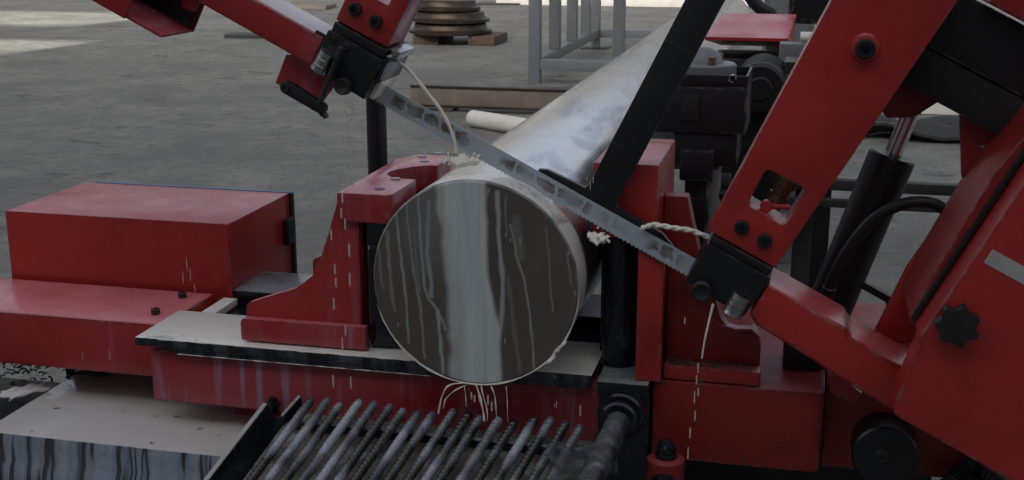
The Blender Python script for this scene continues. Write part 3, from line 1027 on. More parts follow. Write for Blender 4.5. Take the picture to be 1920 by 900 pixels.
# one ribbed rod along local -Z, shared by all
prof = [(0, 0), (0, .0072), (.003, .0084)]
s = .01
while s < GL - .012:
    prof += [(s, .0082), (s + .0018, .0097), (s + .0040, .0097), (s + .0058, .0082)]
    s += .0098
prof += [(GL, .0082), (GL, 0)]
bm = lathe((0, 0, 0), D, prof, 12)
# slant the ribs
e1 = D.orthogonal().normalized()
for v in bm.verts:
    d_ = v.co.dot(D)
    if .004 < d_ < GL - .001:
        v.co += D * (v.co - D * d_).dot(e1) * 0.45
first = None
tops = []
for i, px in enumerate(xs_px):
    py = 748 + (px - 585) * .092
    p = at(px, py, Y=.06)
    p = Vector((p.x, .06, .592))
    tops.append(p)
    if first is None:
        first = obj('rod', bm, 'rebar', gt, org=Vector((0, 0, 0)))
        first.location = p - ORG[gt]
        first['label'] = 'ribbed steel rod coated with coolant'
    else:
        o = share('rod', first, gt, p - ORG[gt] + D * random.uniform(-.008, .008))
a = tops[0]; b_ = tops[-1]
nrm = (Vector((1, 0, 0)).cross(D)).normalized()
if nrm.z < 0:
    nrm = -nrm
def plank(p, q, w_, th, up):
    """bar from p to q with width along up, thickness th across"""
    p = Vector(p); q = Vector(q); t_ = (q - p).normalized(); up = (up - t_ * up.dot(t_)).normalized(); n_ = t_.cross(up)
    nb = bmesh.new()
    vv = [nb.verts.new(c_ + up * (w_ * su) + n_ * (th * sn)) for c_ in (p, q) for su, sn in ((0, -.5), (0, .5), (-1, .5), (-1, -.5))]
    for f in ((0, 1, 2, 3), (4, 7, 6, 5), (0, 4, 5, 1), (1, 5, 6, 2), (2, 6, 7, 3), (3, 7, 4, 0)):
        nb.faces.new([vv[i] for i in f])
    bmesh.ops.recalc_face_normals(nb, faces=nb.faces[:])
    bev(nb, .0015)
    return nb
for s in (.05, .50):
    obj('cross_bar', plank(a + D * s - nrm * .013 - Vector((.02, 0, 0)), b_ + D * s - nrm * .013 + Vector((.03, 0, 0)), .03, .008, nrm), 'plate_grey', gt)
# chute floor below the rods
f0 = a - nrm * .042 + Vector((-.055, 0, 0)) + D * .01; f1 = b_ - nrm * .042 + Vector((.05, 0, 0)) + D * .01
bm = bmesh.new()
vv = [bm.verts.new(p) for p in (f0, f1, f1 + D * GL, f0 + D * GL, f0 - nrm * .006, f1 - nrm * .006, f1 + D * GL - nrm * .006, f0 + D * GL - nrm * .006)]
for f in ((0, 1, 2, 3), (7, 6, 5, 4), (0, 4, 5, 1), (1, 5, 6, 2), (2, 6, 7, 3), (3, 7, 4, 0)):
    bm.faces.new([vv[i] for i in f])
obj('chute_floor', bm, 'chute_wet', gt, smooth=0, label='wet chute floor under the rods')
# left cheek plate with a V notch near its upper end
P0 = at(493, 757, Y=.03); P1 = at(557, 743, Y=.075)
A = Vector((P0.x, .03, P0.z))
top_edge = [A + D * GL, A, A + Vector((.012, .012, -.036)), A + Vector((.030, .028, -.034)), Vector((P1.x, .075, P1.z)), Vector((P1.x + .004, .08, P1.z - .11))]
low = [A + D * GL - Vector((0, 0, .20))]
poly = top_edge + [Vector((P1.x, .08, .40)), A + D * .3 - Vector((0, 0, .22))] + low
bm = bmesh.new()
th = Vector((.011, -.003, 0))
va_ = [bm.verts.new(p) for p in poly]; vb_ = [bm.verts.new(p + th) for p in poly]
flat = [Vector((p.y, p.z, 0)) for p in poly]
for tr3 in tessellate_polygon([flat]):
    bm.faces.new([va_[i] for i in tr3]); bm.faces.new([vb_[i] for i in tr3][::-1])
n = len(poly)
for i in range(n):
    bm.faces.new((va_[i], va_[(i + 1) % n], vb_[(i + 1) % n], vb_[i]))
obj('cheek_plate', bm, 'black_wet', gt, smooth=20, label='black notched cheek plate on the left of the grate')
obj('edge_strip', plank(A + D * GL + th * .5 + Vector((0, 0, .003)), A + th * .5 + Vector((0, 0, .003)), .003, .0112, Vector((0, 0, 1))), 'strip_grey', gt)
obj('edge_strip', plank(A + Vector((.024, .022, -.031)) + th * .5, Vector((P1.x, .075, P1.z + .003)) + th * .5, .003, .0112, Vector((0, 0, 1))), 'strip_grey', gt)
p = at(513, 772, Y=.10)
bo = obj('bolt', lathe(p, p + Vector((0, 0, 1)), [(0, 0), (0, .013), (.012, .013), (.012, .016), (.022, .016), (.024, .010), (.032, .009), (.033, 0)], 6), 'black_wet', gt)

# crumpled clear wrap over the right end of the grate
p = at(1090, 872, Y=-.06)
o = rag('plastic_wrap', p.x, p.y, p.z, .06, .06, 'wrap', 21, .011, .4, .0015)
tag(o, 'crumpled clear plastic wrap caught on the right end of the grate', 'plastic wrap')

# ================================================================== SAW BOW (local frame: x along the blade, z away from the teeth)
bow = thing('saw_bow', 'tilted red and black saw bow with guide arms, guard beams and the running blade', 'saw bow', BOW_AT, rot=(0, TH, 0))
ORG[bow] = Vector((0, 0, 0))
BOWSET.add(bow)
YB = .33


def L(px, py, Y):
    u_, v_ = uv(px, py, Y)
    return Vector((u_, Y - YB, v_))


def Lp(pts, Y):
    return [uv(x, y, Y) for x, y in pts]


# blade with saw teeth
pt_ = .0098
poly = [(.42, .0545), (-.37, .0545)]
u_ = -.37
while u_ < .42:
    poly += [(u_, .0152), (u_ + pt_ * .35, .0152), (u_ + pt_ * .97, .0120)]
    u_ += pt_
poly = [(min(a, .4199), b) for a, b in poly]
bl = prism(poly, -.0009, .0009, 0)
blade = obj('blade', bl, 'blade', bow, smooth=0, label='steel saw blade with teeth along its lower edge, filmed with coolant')

# guide arms
AF, AB = .27 - YB, .372 - YB
ra = obj('guide_arm', prism_hole([(.392, .136), (.545, .136), (.560, .45), (.574, .78), (.58, 1.0), (.362, 1.0), (.374, .64), (.384, .35)],
         rounded([(.434, .219), (.518, .217), (.519, .304), (.429, .302)], .012), AF, AB), 'red', bow, label='broad red right guide arm with an oblong window')
for px, py, r in ((1391, 425, .0145), (1434, 451, .0145)):
    p = L(px, py, .27); p.y = AF
    capscrew('bolt', p, (0, -1, 0), r, .012, 'black', ra)
p = L(1622, 90, .27); p.y = AF
obj('boss', lathe(p, p + Vector((0, -1, 0)), [(0, .028), (.005, .026), (.008, .020), (.008, 0)], 28), 'red', ra)
capscrew('bolt', p + Vector((0, -.008, 0)), (0, -1, 0), .019, .018, 'black', ra)
la = obj('guide_arm', prism_hole([(-.480, .142), (-.357, .143), (-.352, .757), (-.482, .757)],
         rounded([(-.445, .220), (-.392, .220), (-.392, .45), (-.445, .45)], .006), AF, AB), 'red_wet_soft', bow, label='narrow red left guide arm')
for px, py in ((667, 17), (706, 40)):
    p = L(px, py, .27); p.y = AF
    capscrew('bolt', p, (0, -1, 0), .0135, .012, 'black', la)

# guide blocks
BF, BB = .248 - YB, .41 - YB
rbk = obj('guide_block', prism(rounded([(.404, .0255), (.540, .022), (.546, .118), (.404, .118)], .004), BF, BB, .0025), 'black', bow, label='black right blade guide block')
obj('clamp_bar', box(.407, .542, BF + .012, BB, .119, .134, .002), 'black_matte', rbk)
p = L(1317, 541, .248); p.y = BF
obj('knob', lathe(p, p + Vector((0, -1, 0)), [(0, .012), (.004, .018), (.006, .021), (.022, .0205), (.026, .017), (.024, .012), (.02, 0)], 28), 'black_matte', rbk)
p = L(1392, 552, .24); e = L(1374, 583, .24)
ax_ = (e - p).normalized()
prof = [(0, 0), (0, .0205)]
for q in range(3):
    prof += [(.004 + q * .012, .0205), (.012 + q * .012, .0205), (.0132 + q * .012, .0185), (.0148 + q * .012, .0185)]
prof += [(.046, .0205), (.048, .018), (.048, 0)]
obj('eccentric_pin', lathe(p, e, prof, 28), 'zinc', rbk)
for px, py in ((1388, 501), (1415, 517)):
    q = L(px, py, .248); q.y = BF
    capscrew('bolt', q, (0, -1, 0), .005, .002, 'black_matte', rbk)
lbk = obj('guide_block', prism(rounded([(-.479, .034), (-.350, .028), (-.348, .120), (-.479, .122)], .004), BF, BB, .0025), 'black', bow, label='black left blade guide block')
obj('clamp_bar', box(-.477, -.352, BF + .012, BB, .1225, .140, .002), 'black_matte', lbk)
p = L(648, 160, .248); p.y = BF
obj('knob', lathe(p, p + Vector((0, -1, 0)), [(0, .012), (.004, .016), (.006, .0185), (.020, .018), (.024, .015), (.022, .010), (.018, 0)], 28), 'black_matte', lbk)
p = L(615, 98, .235); e = L(596, 132, .235)
obj('eccentric_pin', lathe(p, e, [(0, 0), (0, .0175), (.012, .0175), (.013, .0165), (.015, .0165), (.016, .0175), (.026, .0175), (.027, .0165), (.029, .0165), (.030, .0175), (.044, .0175), (.046, .015), (.046, 0)], 26), 'zinc', lbk)
for px, py in ((623, 74), (650, 88)):
    q = L(px, py, .248); q.y = BF
    capscrew('bolt', q, (0, -1, 0), .0085, .004, 'dark_steel', lbk)
# pale side plate and nozzle of the left block
sp = obj('side_plate', box(-.3475, -.339, BF + .004, BB - .02, .072, .132, .002), 'plate_grey', lbk)
obj('nozzle', box(-.352, -.330, BF + .03, BB - .03, .128, .145, .003), 'zinc', lbk)
obj('coolant_crust', prism(rounded([(-.352, .030), (-.341, .028), (-.3395, .072), (-.3475, .074)], .003), BF + .03, BB - .03, .002), 'coolant', lbk)
# brush holder below the left block
rp = Lp([(536, 102), (516, 156), (600, 196), (642, 140), (620, 108)], .30)
obj('lower_plate', prism(rp, .30 - YB, .312 - YB, .002), 'red_wet', bow, label='red plate below the left guard beam')
p0 = L(539, 163, .235); p1 = L(603, 202, .235)
bh = bmesh.new()
d = (p1 - p0); dn = d.normalized(); up_ = Vector((-dn.z, 0, dn.x))
poly = []
for q in range(9):
    a = math.pi / 2 + math.pi * q / 8
    poly.append(tuple((p0 + (dn * math.cos(a) + up_ * math.sin(a)) * .0135).xz))
for q in range(9):
    a = -math.pi / 2 + math.pi * q / 8
    poly.append(tuple((p1 + (dn * math.cos(a) + up_ * math.sin(a)) * .0115).xz))
bh.free()
br = obj('brush_link', prism(poly, .225 - YB, .245 - YB, .002), 'black_matte', bow)
q = p0.copy(); q.y = .225 - YB
capscrew('bolt', q, (0, -1, 0), .009, .004, 'dark_steel', br)
for k_, r_ in ((.018, .007), (-.005, .006)):
    q = p1 + dn * (k_ * .4) - up_ * .006; q.y = .235 - YB
    obj('nut', cyl(q, q + (dn - up_ * .6).normalized() * .014, r_, seg=6), 'dark_steel', br)
obj('brush_rod', cyl(L(640, 88, .225), L(600, 192, .225), .0062, seg=14), 'dark_steel', bow)

# guard beams either side of the guides
gl = uv(600, 72, .25)
gb = [(-1.0, .036), (-.482, .034), (-.482, .099), (-1.0, .099)]
obj('guard_beam', prism(gb, .25 - YB, .372 - YB, .006), 'red_wet_soft', bow, label='left red guard beam, its upper face pale with coolant')
obj('coolant_film', box(-.98, -.490, .258 - YB, .368 - YB, .0992, .1005, .0004), 'pale_film', bow, label='pale wet film on the left guard beam')
obj('beam_spike', box(-.505, -.462, .256 - YB, .262 - YB, .099, .106, .001), 'black_matte', bow)
gr = [(.548, .028), (.556, -.0), (.90, -.0), (.90, .090), (.72, .090), (.712, .104), (.548, .100)]
gr = [(.5475, .030), (.57, .0185), (.90, .0), (.90, .092), (.735, .092), (.722, .104), (.5475, .104)]
obj('guard_beam', prism(gr, .25 - YB, .40 - YB, .009, seg=3), 'red', bow, label='right red guard beam running into the wheel cover')

# black T arm behind the blade
obj('stop_arm', prism([(.030, .030), (.352, .030), (.352, .052), (.318, .066), (.212, .068), (.205, .08), (.196, .70), (.126, .70), (.136, .08), (.132, .070), (.045, .064), (.028, .056)], .336 - YB, .352 - YB, .002), 'black', bow, label='flat black T-shaped arm behind the blade')

obj('arm_mount', box(.130, .192, .3525 - YB, .373 - YB, .645, .70, .002), 'black_matte', bow)
# back beam, bracket, top cover
obj('back_beam', box(-.62, 1.9, .3735 - YB, .56 - YB, .640, .757, .004), 'black', bow, label='black box beam at the back of the bow')
obj('beam_web', box(.48, 1.9, .381 - YB, .55 - YB, .556, .6375, .003), 'black_matte', bow)
obj('lift_lug', prism([(.555, .554), (.565, .49), (.60, .474), (.645, .50), (.672, .554)], .47 - YB, .53 - YB, .004), 'red_dull', bow)
obj('top_cover', box(.63, 1.9, .33 - YB, .56 - YB, .762, 1.1, .006), 'red', bow, label='red cover above the black back beam')

# wheel housing right: frame, seam, door
dn_ = .10 - YB
gp_ = Lp([(1797, 150), (1803, 332), (1822, 346), (1990, 300), (1990, 150)], .42)
obj('gusset_plate', prism(gp_, .42 - YB, .434 - YB, .002), 'red_dull', bow, label='dark red triangular gusset plate under the back beam')
gl_ = Lp([(1830, 274), (1850, 270), (1878, 280), (1860, 283)], .418)
obj('weld_slot', prism(gl_, .416 - YB, .4195 - YB, 0), 'zinc', bow)
# rear flange, frame channel, dark gap strip
rf = Lp([(1806, 352), (1700, 500), (1640, 620), (1650, 655), (1700, 672), (1860, 400), (1990, 260), (1990, 240)], .44)
obj('rear_flange', prism(rf, .44 - YB, .452 - YB, .002), 'red', bow)
ch = Lp([(1860, 330), (1750, 510), (1705, 596), (1712, 612), (1746, 632), (1990, 240), (1990, 170)], .20)
obj('frame_channel', prism(ch, .20 - YB, .4385 - YB, .006, seg=3), 'red_dull', bow, label='red channel framing the wheel housing')
obj('housing_floor', prism(Lp([(1655, 655), (1738, 648), (1722, 700), (1690, 692)], .405), .405 - YB, .437 - YB, .002), 'red_dull', bow)
dl = Lp([(1736, 636), (1719, 652), (1669, 768), (1674, 780)], .10)
door = [dl[0], dl[1], dl[2], (dl[3][0], dl[3][1])] + [(1.7, .042), (1.7, 1.0), (.812, 1.0)]
door = rounded([(.8125, .90), (.8125, .195), (.822, .182), (.846, .043), (1.75, .043), (1.75, .90)], [.0, .004, .004, .018, 0, 0])
dr = obj('wheel_cover', prism(door, dn_, .19 - YB, .006, seg=3), 'red', bow, label='large red wheel cover door at the right')
obj('gap_shade', box(.800, .8085, .186 - YB, .199 - YB, .20, .90, .001), 'rubber', bow)  # dark strip filling the door gap in place of its shade
s0 = uv(1838, 462, .10); s1 = uv(1920, 512, .10)
obj('reflective_strip', box(.832, 1.75, dn_ - .0012, dn_ - .0002, s0[1] - .022, s0[1] + .006, .0), 'strip_grey', dr)
# star knob
p = L(1792, 601, .10); p.y = dn_
poly = []
for q in range(56):
    a = 2 * math.pi * q / 56
    poly.append((p.x + (.035 + .0045 * math.cos(7 * a)) * math.cos(a), p.z + (.035 + .0045 * math.cos(7 * a)) * math.sin(a)))
kb = obj('star_knob', prism(poly, dn_ - .040, dn_ - .014, .004), 'rubber', dr, label='black seven-lobed star knob')
obj('knob_neck', cyl(p, p + Vector((0, -.016, 0)), .016), 'rubber', dr)
# latch bolt between frame and cylinder
p0 = L(1625, 535, .55); p1 = L(1660, 555, .55)
lt = obj('hose_clamp', box(p0.x - .02, p1.x + .01, .53 - YB, .56 - YB, p0.z - .008, p0.z + .008, .002), 'black', bow)
p2 = L(1684, 535, .55)
obj('clamp_stud', cyl(Vector((p1.x + .015, .545 - YB, p1.z - .015)), Vector((p1.x + .02, .545 - YB, p1.z + .035)), .008, seg=10), 'black', lt)

# idler wheel housing upper left: front sheet, floor and back sheet, open to the right
wf_ = Lp([(150, -40), (237, 32), (270, -40)], .16)
zb_ = uv(290, 66, .16)[1]
ue = uv(300, 70, .16)[0]
uf = uv(236, 32, .16)[0]
obj('idler_cover_front', box(-1.6, uf, .155 - YB, .163 - YB, zb_, .6, .001), 'red', bow, label='red idler wheel cover at the upper left')
obj('idler_cover_floor', box(-1.6, ue, .164 - YB, .30 - YB, zb_, zb_ + .006, .001), 'red_wet', bow)
obj('idler_cover_back', box(-1.6, ue, .301 - YB, .308 - YB, zb_, .6, .001), 'red_dull', bow)
obj('idler_lining', box(-1.55, ue - .012, .292 - YB, .2995 - YB, zb_ + .008, .6, .001), 'black_wet', bow)
sc_p = Lp([(345, -30), (340, 12), (362, 22), (378, -4), (380, -30)], .26)
obj('scraper_tab', prism(sc_p, .26 - YB, .27 - YB, .001), 'red_dull', bow)

# tap in the window of the right arm
p0 = L(1478, 335, .33); p1 = L(1455, 375, .33)
tb = obj('tap_body', lathe(p0, p1, [(0, 0), (0, .022), (.018, .022), (.02, .018), (.034, .018), (.036, .0205), (.052, .0205), (.054, .012), (.062, .012), (.062, 0)], 8), 'brass', bow)
a = L(1437, 386, .30); b_ = L(1480, 388, .30)
obj('tap_lever', tube([a, (a + b_) / 2 + Vector((0, -.003, 0)), b_], .006, 10, rfun=lambda s: 1.5 - 1.1 * math.sin(s * 2.6) * .6), 'red', tb, label='small red tap lever')
obj('lever_hub', cyl(a + Vector((0, .008, 0)), a + Vector((0, -.010, 0)), .0125, seg=16), 'red', tb)
a = L(1402, 385, .36); b_ = L(1468, 420, .36)
obj('tap_pipe', cyl(a, b_, .012), 'black_matte', tb)

hp = [at(1760, 935, Y=.12), at(1800, 890, Y=.14), at(1835, 880, Y=.15), at(1900, 930, Y=.13)]
bm = tube(hp, .019, 16, sub=26, rfun=lambda s_: 1.0 + .13 * math.sin(s_ * 320))
tag(obj('corrugated_hose', bm, 'rubber', smooth=80), 'black corrugated hose below the corner of the wheel cover', 'hose')

# ================================================================== LIFT CYLINDER
CY = .27
a = at(1508, 690, Y=CY); b_ = at(1674, 290, Y=CY)
lc = thing('lift_cylinder', 'black hydraulic lift cylinder with a chrome rod behind the right guide arm', 'hydraulic cylinder', (a.x, CY, .68))
axn = (b_ - a).normalized(); LL = (b_ - a).length
obj('barrel', lathe(a, b_, [(0, 0), (0, 0.0435), (LL - .004, 0.0445), (LL, .042), (LL, .017), (LL - 0.004, .017), (LL - .004, 0)], 48), 'black', lc, smooth=30)
c_ = at(1706, 178, Y=CY)
obj('rod', cyl(b_ - axn * .006, b_ + axn * .105, .0165, seg=32), 'chrome', lc, label='polished chrome piston rod')
obj('rod_nut', lathe(b_ + axn * .088, b_ + axn * .2, [(0, 0), (0, .0195), (.011, .0195), (.012, .021), (.027, .021), (.029, .015), (.04, .015), (.04, 0)], 8), 'black_matte', lc)
fz = .6815
p = at(1502, 712, Z=fz)
obj('foot', box(p.x - .038, p.x + .04, CY - .05, CY + .05, fz, fz + .08, .006), 'black', lc)
h0 = at(1543, 570, Y=.205)
hs = obj('hose', tube([at(1543, 575, Y=.215), at(1556, 535, Y=.205), at(1590, 470, Y=.20), at(1640, 410, Y=.20), at(1700, 381, Y=.20), at(1752, 382, Y=.20), at(1782, 408, Y=.20), at(1790, 450, Y=.20)], .0112, 14), 'rubber', lc, label='black hose arching from the cylinder')
e = at(1552, 545, Y=.21)
obj('hose_ferrule', cyl(at(1538, 592, Y=.215), at(1556, 538, Y=.205), .0135, seg=20), 'dark_steel', lc)

# ================================================================== POWER UNIT BEHIND THE FIXED JAW
PY = 1.0
a = at(1228, 140, Y=PY); b_ = at(1398, 252, Y=PY)
pu = thing('gearbox_unit', 'oily black gearbox unit with a tray rim behind the fixed jaw', 'gearbox', ((a.x + b_.x) / 2, PY + .1, .2))
z1 = at(1300, 140, Y=PY).z; z0 = at(1300, 250, Y=PY).z
y1 = PY + .22
obj('housing', box(a.x, b_.x, PY, y1, z0, z1 - .03, .006), 'black_matte', pu)
obj('tray_wall', box(a.x, b_.x, PY, PY + .006, z1 - .0295, z1, .001), 'black', pu)
obj('tray_wall', box(b_.x - .006, b_.x, PY + .0065, y1, z1 - .0295, z1, .001), 'dark_steel', pu)
obj('tray_wall', box(a.x, b_.x - .0065, y1 - .006, y1, z1 - .0295, z1, .001), 'black', pu)
px = at(1300, 200, Y=PY)
obj('inspection_plate', box(px.x - .03, px.x + .015, PY - .008, PY - .001, px.z - .035, px.z + .03, .003), 'dark_steel', pu)
dc = at(1320, 118, Y=PY + .12)
dm = obj('dome', lathe((dc.x, PY + .11, z1 - .03), (dc.x, PY + .11, 2), [(0, 0), (0, .085), (.045, .085), (.049, .08), (.05, .05), (.065, .045), (.08, .033), (.088, .015), (.09, 0)], 36), 'grey_paint', pu, label='grey domed cover with two brass bolts')
for px, py in ((1335, 122), (1350, 110)):
    q = at(px, py, Y=PY + .05 if px == 1335 else PY + .13)
    obj('bolt', lathe((q.x, q.y, z1 + .015), (q.x, q.y, 2), [(0, 0), (0, .010), (.024, .010), (.026, .007), (.026, 0)], 6), 'brass', dm)
q = at(1374, 148, Y=PY - .004)
obj('hook', tube([q + Vector((.008 * math.cos(s), 0, .010 * math.sin(s))) for s in [x * .7 for x in range(8)]], .0025, 8), 'zinc', pu)
# bracket and column under the housing
k0 = at(1290, 262, Y=PY); k1 = at(1375, 262, Y=PY)
obj('bracket', box(a.x + .05, b_.x - .02, PY + .01, y1, z0 - .085, z0 - .001, .004), 'black', pu)
c0 = at(1284, 340, Y=PY + .02); c1 = at(1348, 340, Y=PY + .02)
obj('column', box(c0.x, c0.x + .052, PY + .02, PY + .16, .10, z0 - .087, .004), 'black_matte', pu)
obj('column', box(c0.x + .054, c1.x, PY + .02, PY + .10, .10, z0 - .087, .004), 'grey_paint', pu)
q = at(1322, 300, Y=PY + .02)
obj('valve_block', box(c0.x - .012, c1.x - .014, PY - .012, PY + .018, q.z - .05, q.z + .03, .005), 'black', pu)
q = at(1322, 385, Y=PY + .02)
obj('valve_block', box(c0.x - .006, c1.x - .022, PY - .006, PY + .018, q.z - .04, q.z + .025, .005), 'black', pu)
obj('knob', cyl((c1.x + .001, PY + .05, at(1350, 372, Y=PY).z), (c1.x + .022, PY + .05, at(1350, 372, Y=PY).z), .013, seg=12), 'rubber', pu)
obj('pedestal', box(c0.x - .05, c1.x + .05, PY - .02, PY + .2, 0, .099, .004), 'black_matte', pu)

# electric motor behind the gearbox
mc = at(1425, 168, Y=1.32)
mo = thing('electric_motor', 'round black electric motor behind the gearbox unit', 'motor', (mc.x, 1.4, 0))
prof = [(0, 0), (0, .030), (.004, .034), (.004, .062), (.012, .072), (.03, .074)]
for q in range(12):
    s = .035 + q * .018
    prof += [(s, .069), (s + .002, .075), (s + .008, .075), (s + .010, .069)]
prof += [(.27, .07), (.28, .06), (.28, 0)]
obj('casing', lathe((mc.x, 1.32, mc.z), (mc.x, 2, mc.z), prof, 40), 'black_matte', mo)
obj('stand', box(mc.x - .07, mc.x + .07, 1.38, 1.56, 0, mc.z - .072, .004), 'black_matte', mo)
obj('terminal_box', box(mc.x + .058, mc.x + .14, 1.40, 1.54, mc.z - .02, mc.z + .07, .008), 'dark_steel', mo)
for i, (px, py) in enumerate(((1470, 145), (1478, 152))):
    q = at(px, py, Y=1.38)
    obj('cable_gland', cyl(q, q + Vector((.05, .02, -.01)), .009, seg=12), 'dark_steel', mo)

# red hood over the feed rollers further back
HY = 1.95
h0 = at(1322, 69, Y=HY); h1 = at(1478, 69, Y=HY); h2 = at(1500, 27, Y=HY + .35)
hd = thing('feed_hood', 'red sloped sheet hood beside the bar behind the motor', 'hood', ((h0.x + h1.x) / 2, HY + .15, 0))
bm = bmesh.new()
za, zb_2 = h0.z, h2.z
V = [bm.verts.new(p) for p in ((h0.x, HY, za), (h1.x, HY, za), (h2.x - .012, HY + .35, zb_2), (h0.x + .03, HY + .35, zb_2),
     (h0.x, HY, za - .01), (h1.x, HY, za - .01), (h2.x - .012, HY + .35, za - .06), (h0.x + .03, HY + .35, za - .06))]
for f in ((0, 1, 2, 3), (7, 6, 5, 4), (0, 4, 5, 1), (1, 5, 6, 2), (2, 6, 7, 3), (3, 7, 4, 0)):
    bm.faces.new([V[i] for i in f])
obj('sloped_top', bev(bm, .003), 'red', hd)
obj('body', box(h0.x + .02, h1.x - .03, HY + .03, HY + .33, .3, za - .072, .004), 'black_matte', hd)
obj('leg', box(h0.x + .04, h0.x + .10, HY + .1, HY + .2, 0, .298, .004), 'black_matte', hd)
obj('leg', box(h1.x - .12, h1.x - .06, HY + .1, HY + .2, 0, .298, .004), 'black_matte', hd)

# grey rail to the right of the hood
g0 = at(1462, 80, Y=1.75)
gr_ = thing('grey_rail', 'grey square rail running right beside the red hood', 'rail', (g0.x + .3, 1.8, 0))
obj('rail', box(g0.x, g0.x + .8, 1.72, 1.80, g0.z - .065, g0.z, .004), 'grey_paint', gr_)
obj('strap', cyl((g0.x + .06, 1.76, g0.z + .018), (g0.x + .5, 1.76, g0.z + .018), .016, seg=14), 'pale', gr_)
obj('post', box(g0.x + .6, g0.x + .66, 1.73, 1.79, 0, g0.z - .067, .004), 'grey_paint', gr_)
# black arched guard and grey plate at the top right
ga = thing('arched_guard', 'black arched guard strap crossing the bar at the top edge', 'guard', (.5, 3.2, 0))
pts = [at(1385, -40, Y=3.2), at(1412, 2, Y=3.2), at(1432, 20, Y=3.2), at(1446, 28, Y=3.2), at(1452, 50, Y=3.2)]
obj('strap', tube(pts, .026, 10), 'black_matte', ga)
pz = pts[-1]
obj('post', box(pz.x - .03, pz.x + .03, 3.17, 3.23, 0, pz.z, .004), 'black_matte', ga)
gpz = at(1475, 40, Y=3.5)
gp2 = thing('grey_cabinet', 'grey scratched cabinet top seen past the red hood', 'cabinet', (gpz.x, 3.6, 0))
obj('shell', box(gpz.x - .10, gpz.x + .12, 3.5, 3.8, .0, gpz.z + .30, .005), 'grey_paint', gp2)
obj('door', box(gpz.x - .08, gpz.x + .10, 3.488, 3.499, .1, gpz.z + .27, .003), 'grey_paint', gp2)
bk = at(1530, 20, Y=2.6)
dk = thing('control_box', 'black control box above the grey rail at the top', 'control box', (bk.x, 2.7, 0))
obj('shell', box(bk.x - .10, bk.x + .25, 2.6, 2.8, bk.z - .05, bk.z + .35, .02), 'black_matte', dk)
obj('post', box(bk.x + .02, bk.x + .10, 2.66, 2.74, 0, bk.z - .052, .004), 'black_matte', dk)

# dark column left of the jaw and rear rails
pa = at(708, 300, Y=.82)
tag(obj('round_column', lathe((pa.x, .82, 0), (pa.x, .82, 2), [(0, 0), (0, .08), (.01, .08), (.012, .0255), (1.235, .0255), (1.24, .02), (1.24, 0)], 28), 'black'), 'black round column rising behind the vise jaw', 'column')
rr0 = at(1335, 333, Y=1.9); rr1 = at(1500, 333, Y=1.9)
rt = thing('roller_rail', 'dark double rail seen through the window of the right guide arm', 'rail', (rr0.x + .2, 1.9, 0))
obj('rail', box(rr0.x, rr0.x + .9, 1.88, 1.92, rr0.z - .02, rr0.z + .014, .003), 'dark_sheet', rt)
obj('rail', box(rr0.x, rr0.x + .9, 1.83, 1.86, rr0.z - .065, rr0.z - .04, .003), 'dark_sheet', rt)
for x in (.27, .80):
    obj('post', box(rr0.x + x, rr0.x + x + .06, 1.93, 1.98, 0, rr0.z + .12, .003), 'dark_sheet', rt)

# ================================================================== YARD BEHIND
def ground(px, py):
    return at(px, py, Z=0)

# stacked steel wheels on timber
gc = ground(826, 86)
wc = Vector((gc.x, gc.y + .45, 0))
sc_w = (wc - CAM).length / 15.3
zst = .10
wheel_prof = [(0, 0), (0, .46), (.012, .53), (.05, .535), (.062, .485), (.085, .465), (.125, .46), (.138, .44), (.142, .16), (.142, 0)]
labels = ['rusty steel wheel at the bottom of the stack', 'bronze-edged steel wheel in the middle of the stack', 'pale-topped steel wheel on top of the stack']
z = .12
for i in range(3):
    s_ = (1.0, .95, .82)[i]
    dz = (0, 0, 0)[i]
    o = tag(obj('wheel_casting', lathe((wc.x + (0, .0, -.05)[i], wc.y, z), (wc.x + (0, .0, -.05)[i] + (.0, .01, .02)[i], wc.y, z + 1), [(a_, r_ * s_) for a_, r_ in wheel_prof], 48), 'rust'), labels[i], 'wheel', 'stacked steel wheels in the yard')
    z += .146
for dx, lab in ((-.28, 'timber bearer under the left side of the wheel stack'), (.45, 'timber block sticking out right of the wheel stack')):
    tag(obj('timber_block', box(wc.x + dx - .12, wc.x + dx + .22, wc.y - .35, wc.y + .35, 0, .118, .008), 'timber'), lab, 'timber', 'timber under the wheel stack')

# grey steel rack
rk = thing('steel_rack', 'grey painted square-tube rack standing in the yard behind the bar', 'rack', tuple(ground(1003, 155)))
f0 = ground(1003, 156)
ry0 = f0.y
tt = .055
HT = 1.25
def post(x, y, zb=0.0):
    return obj('post', box(x - tt, x + tt, y - tt, y + tt, zb, HT, .006), 'grey_paint', rk)
post(f0.x, ry0)
b1 = ground(1078, 138); 
zr = at(1070, 122, Y=ry0).z
obj('rail', box(f0.x + tt + .002, f0.x + 1.5, ry0 - tt * .8, ry0 + tt * .8, zr - .05, zr + .05, .006), 'grey_paint', rk)
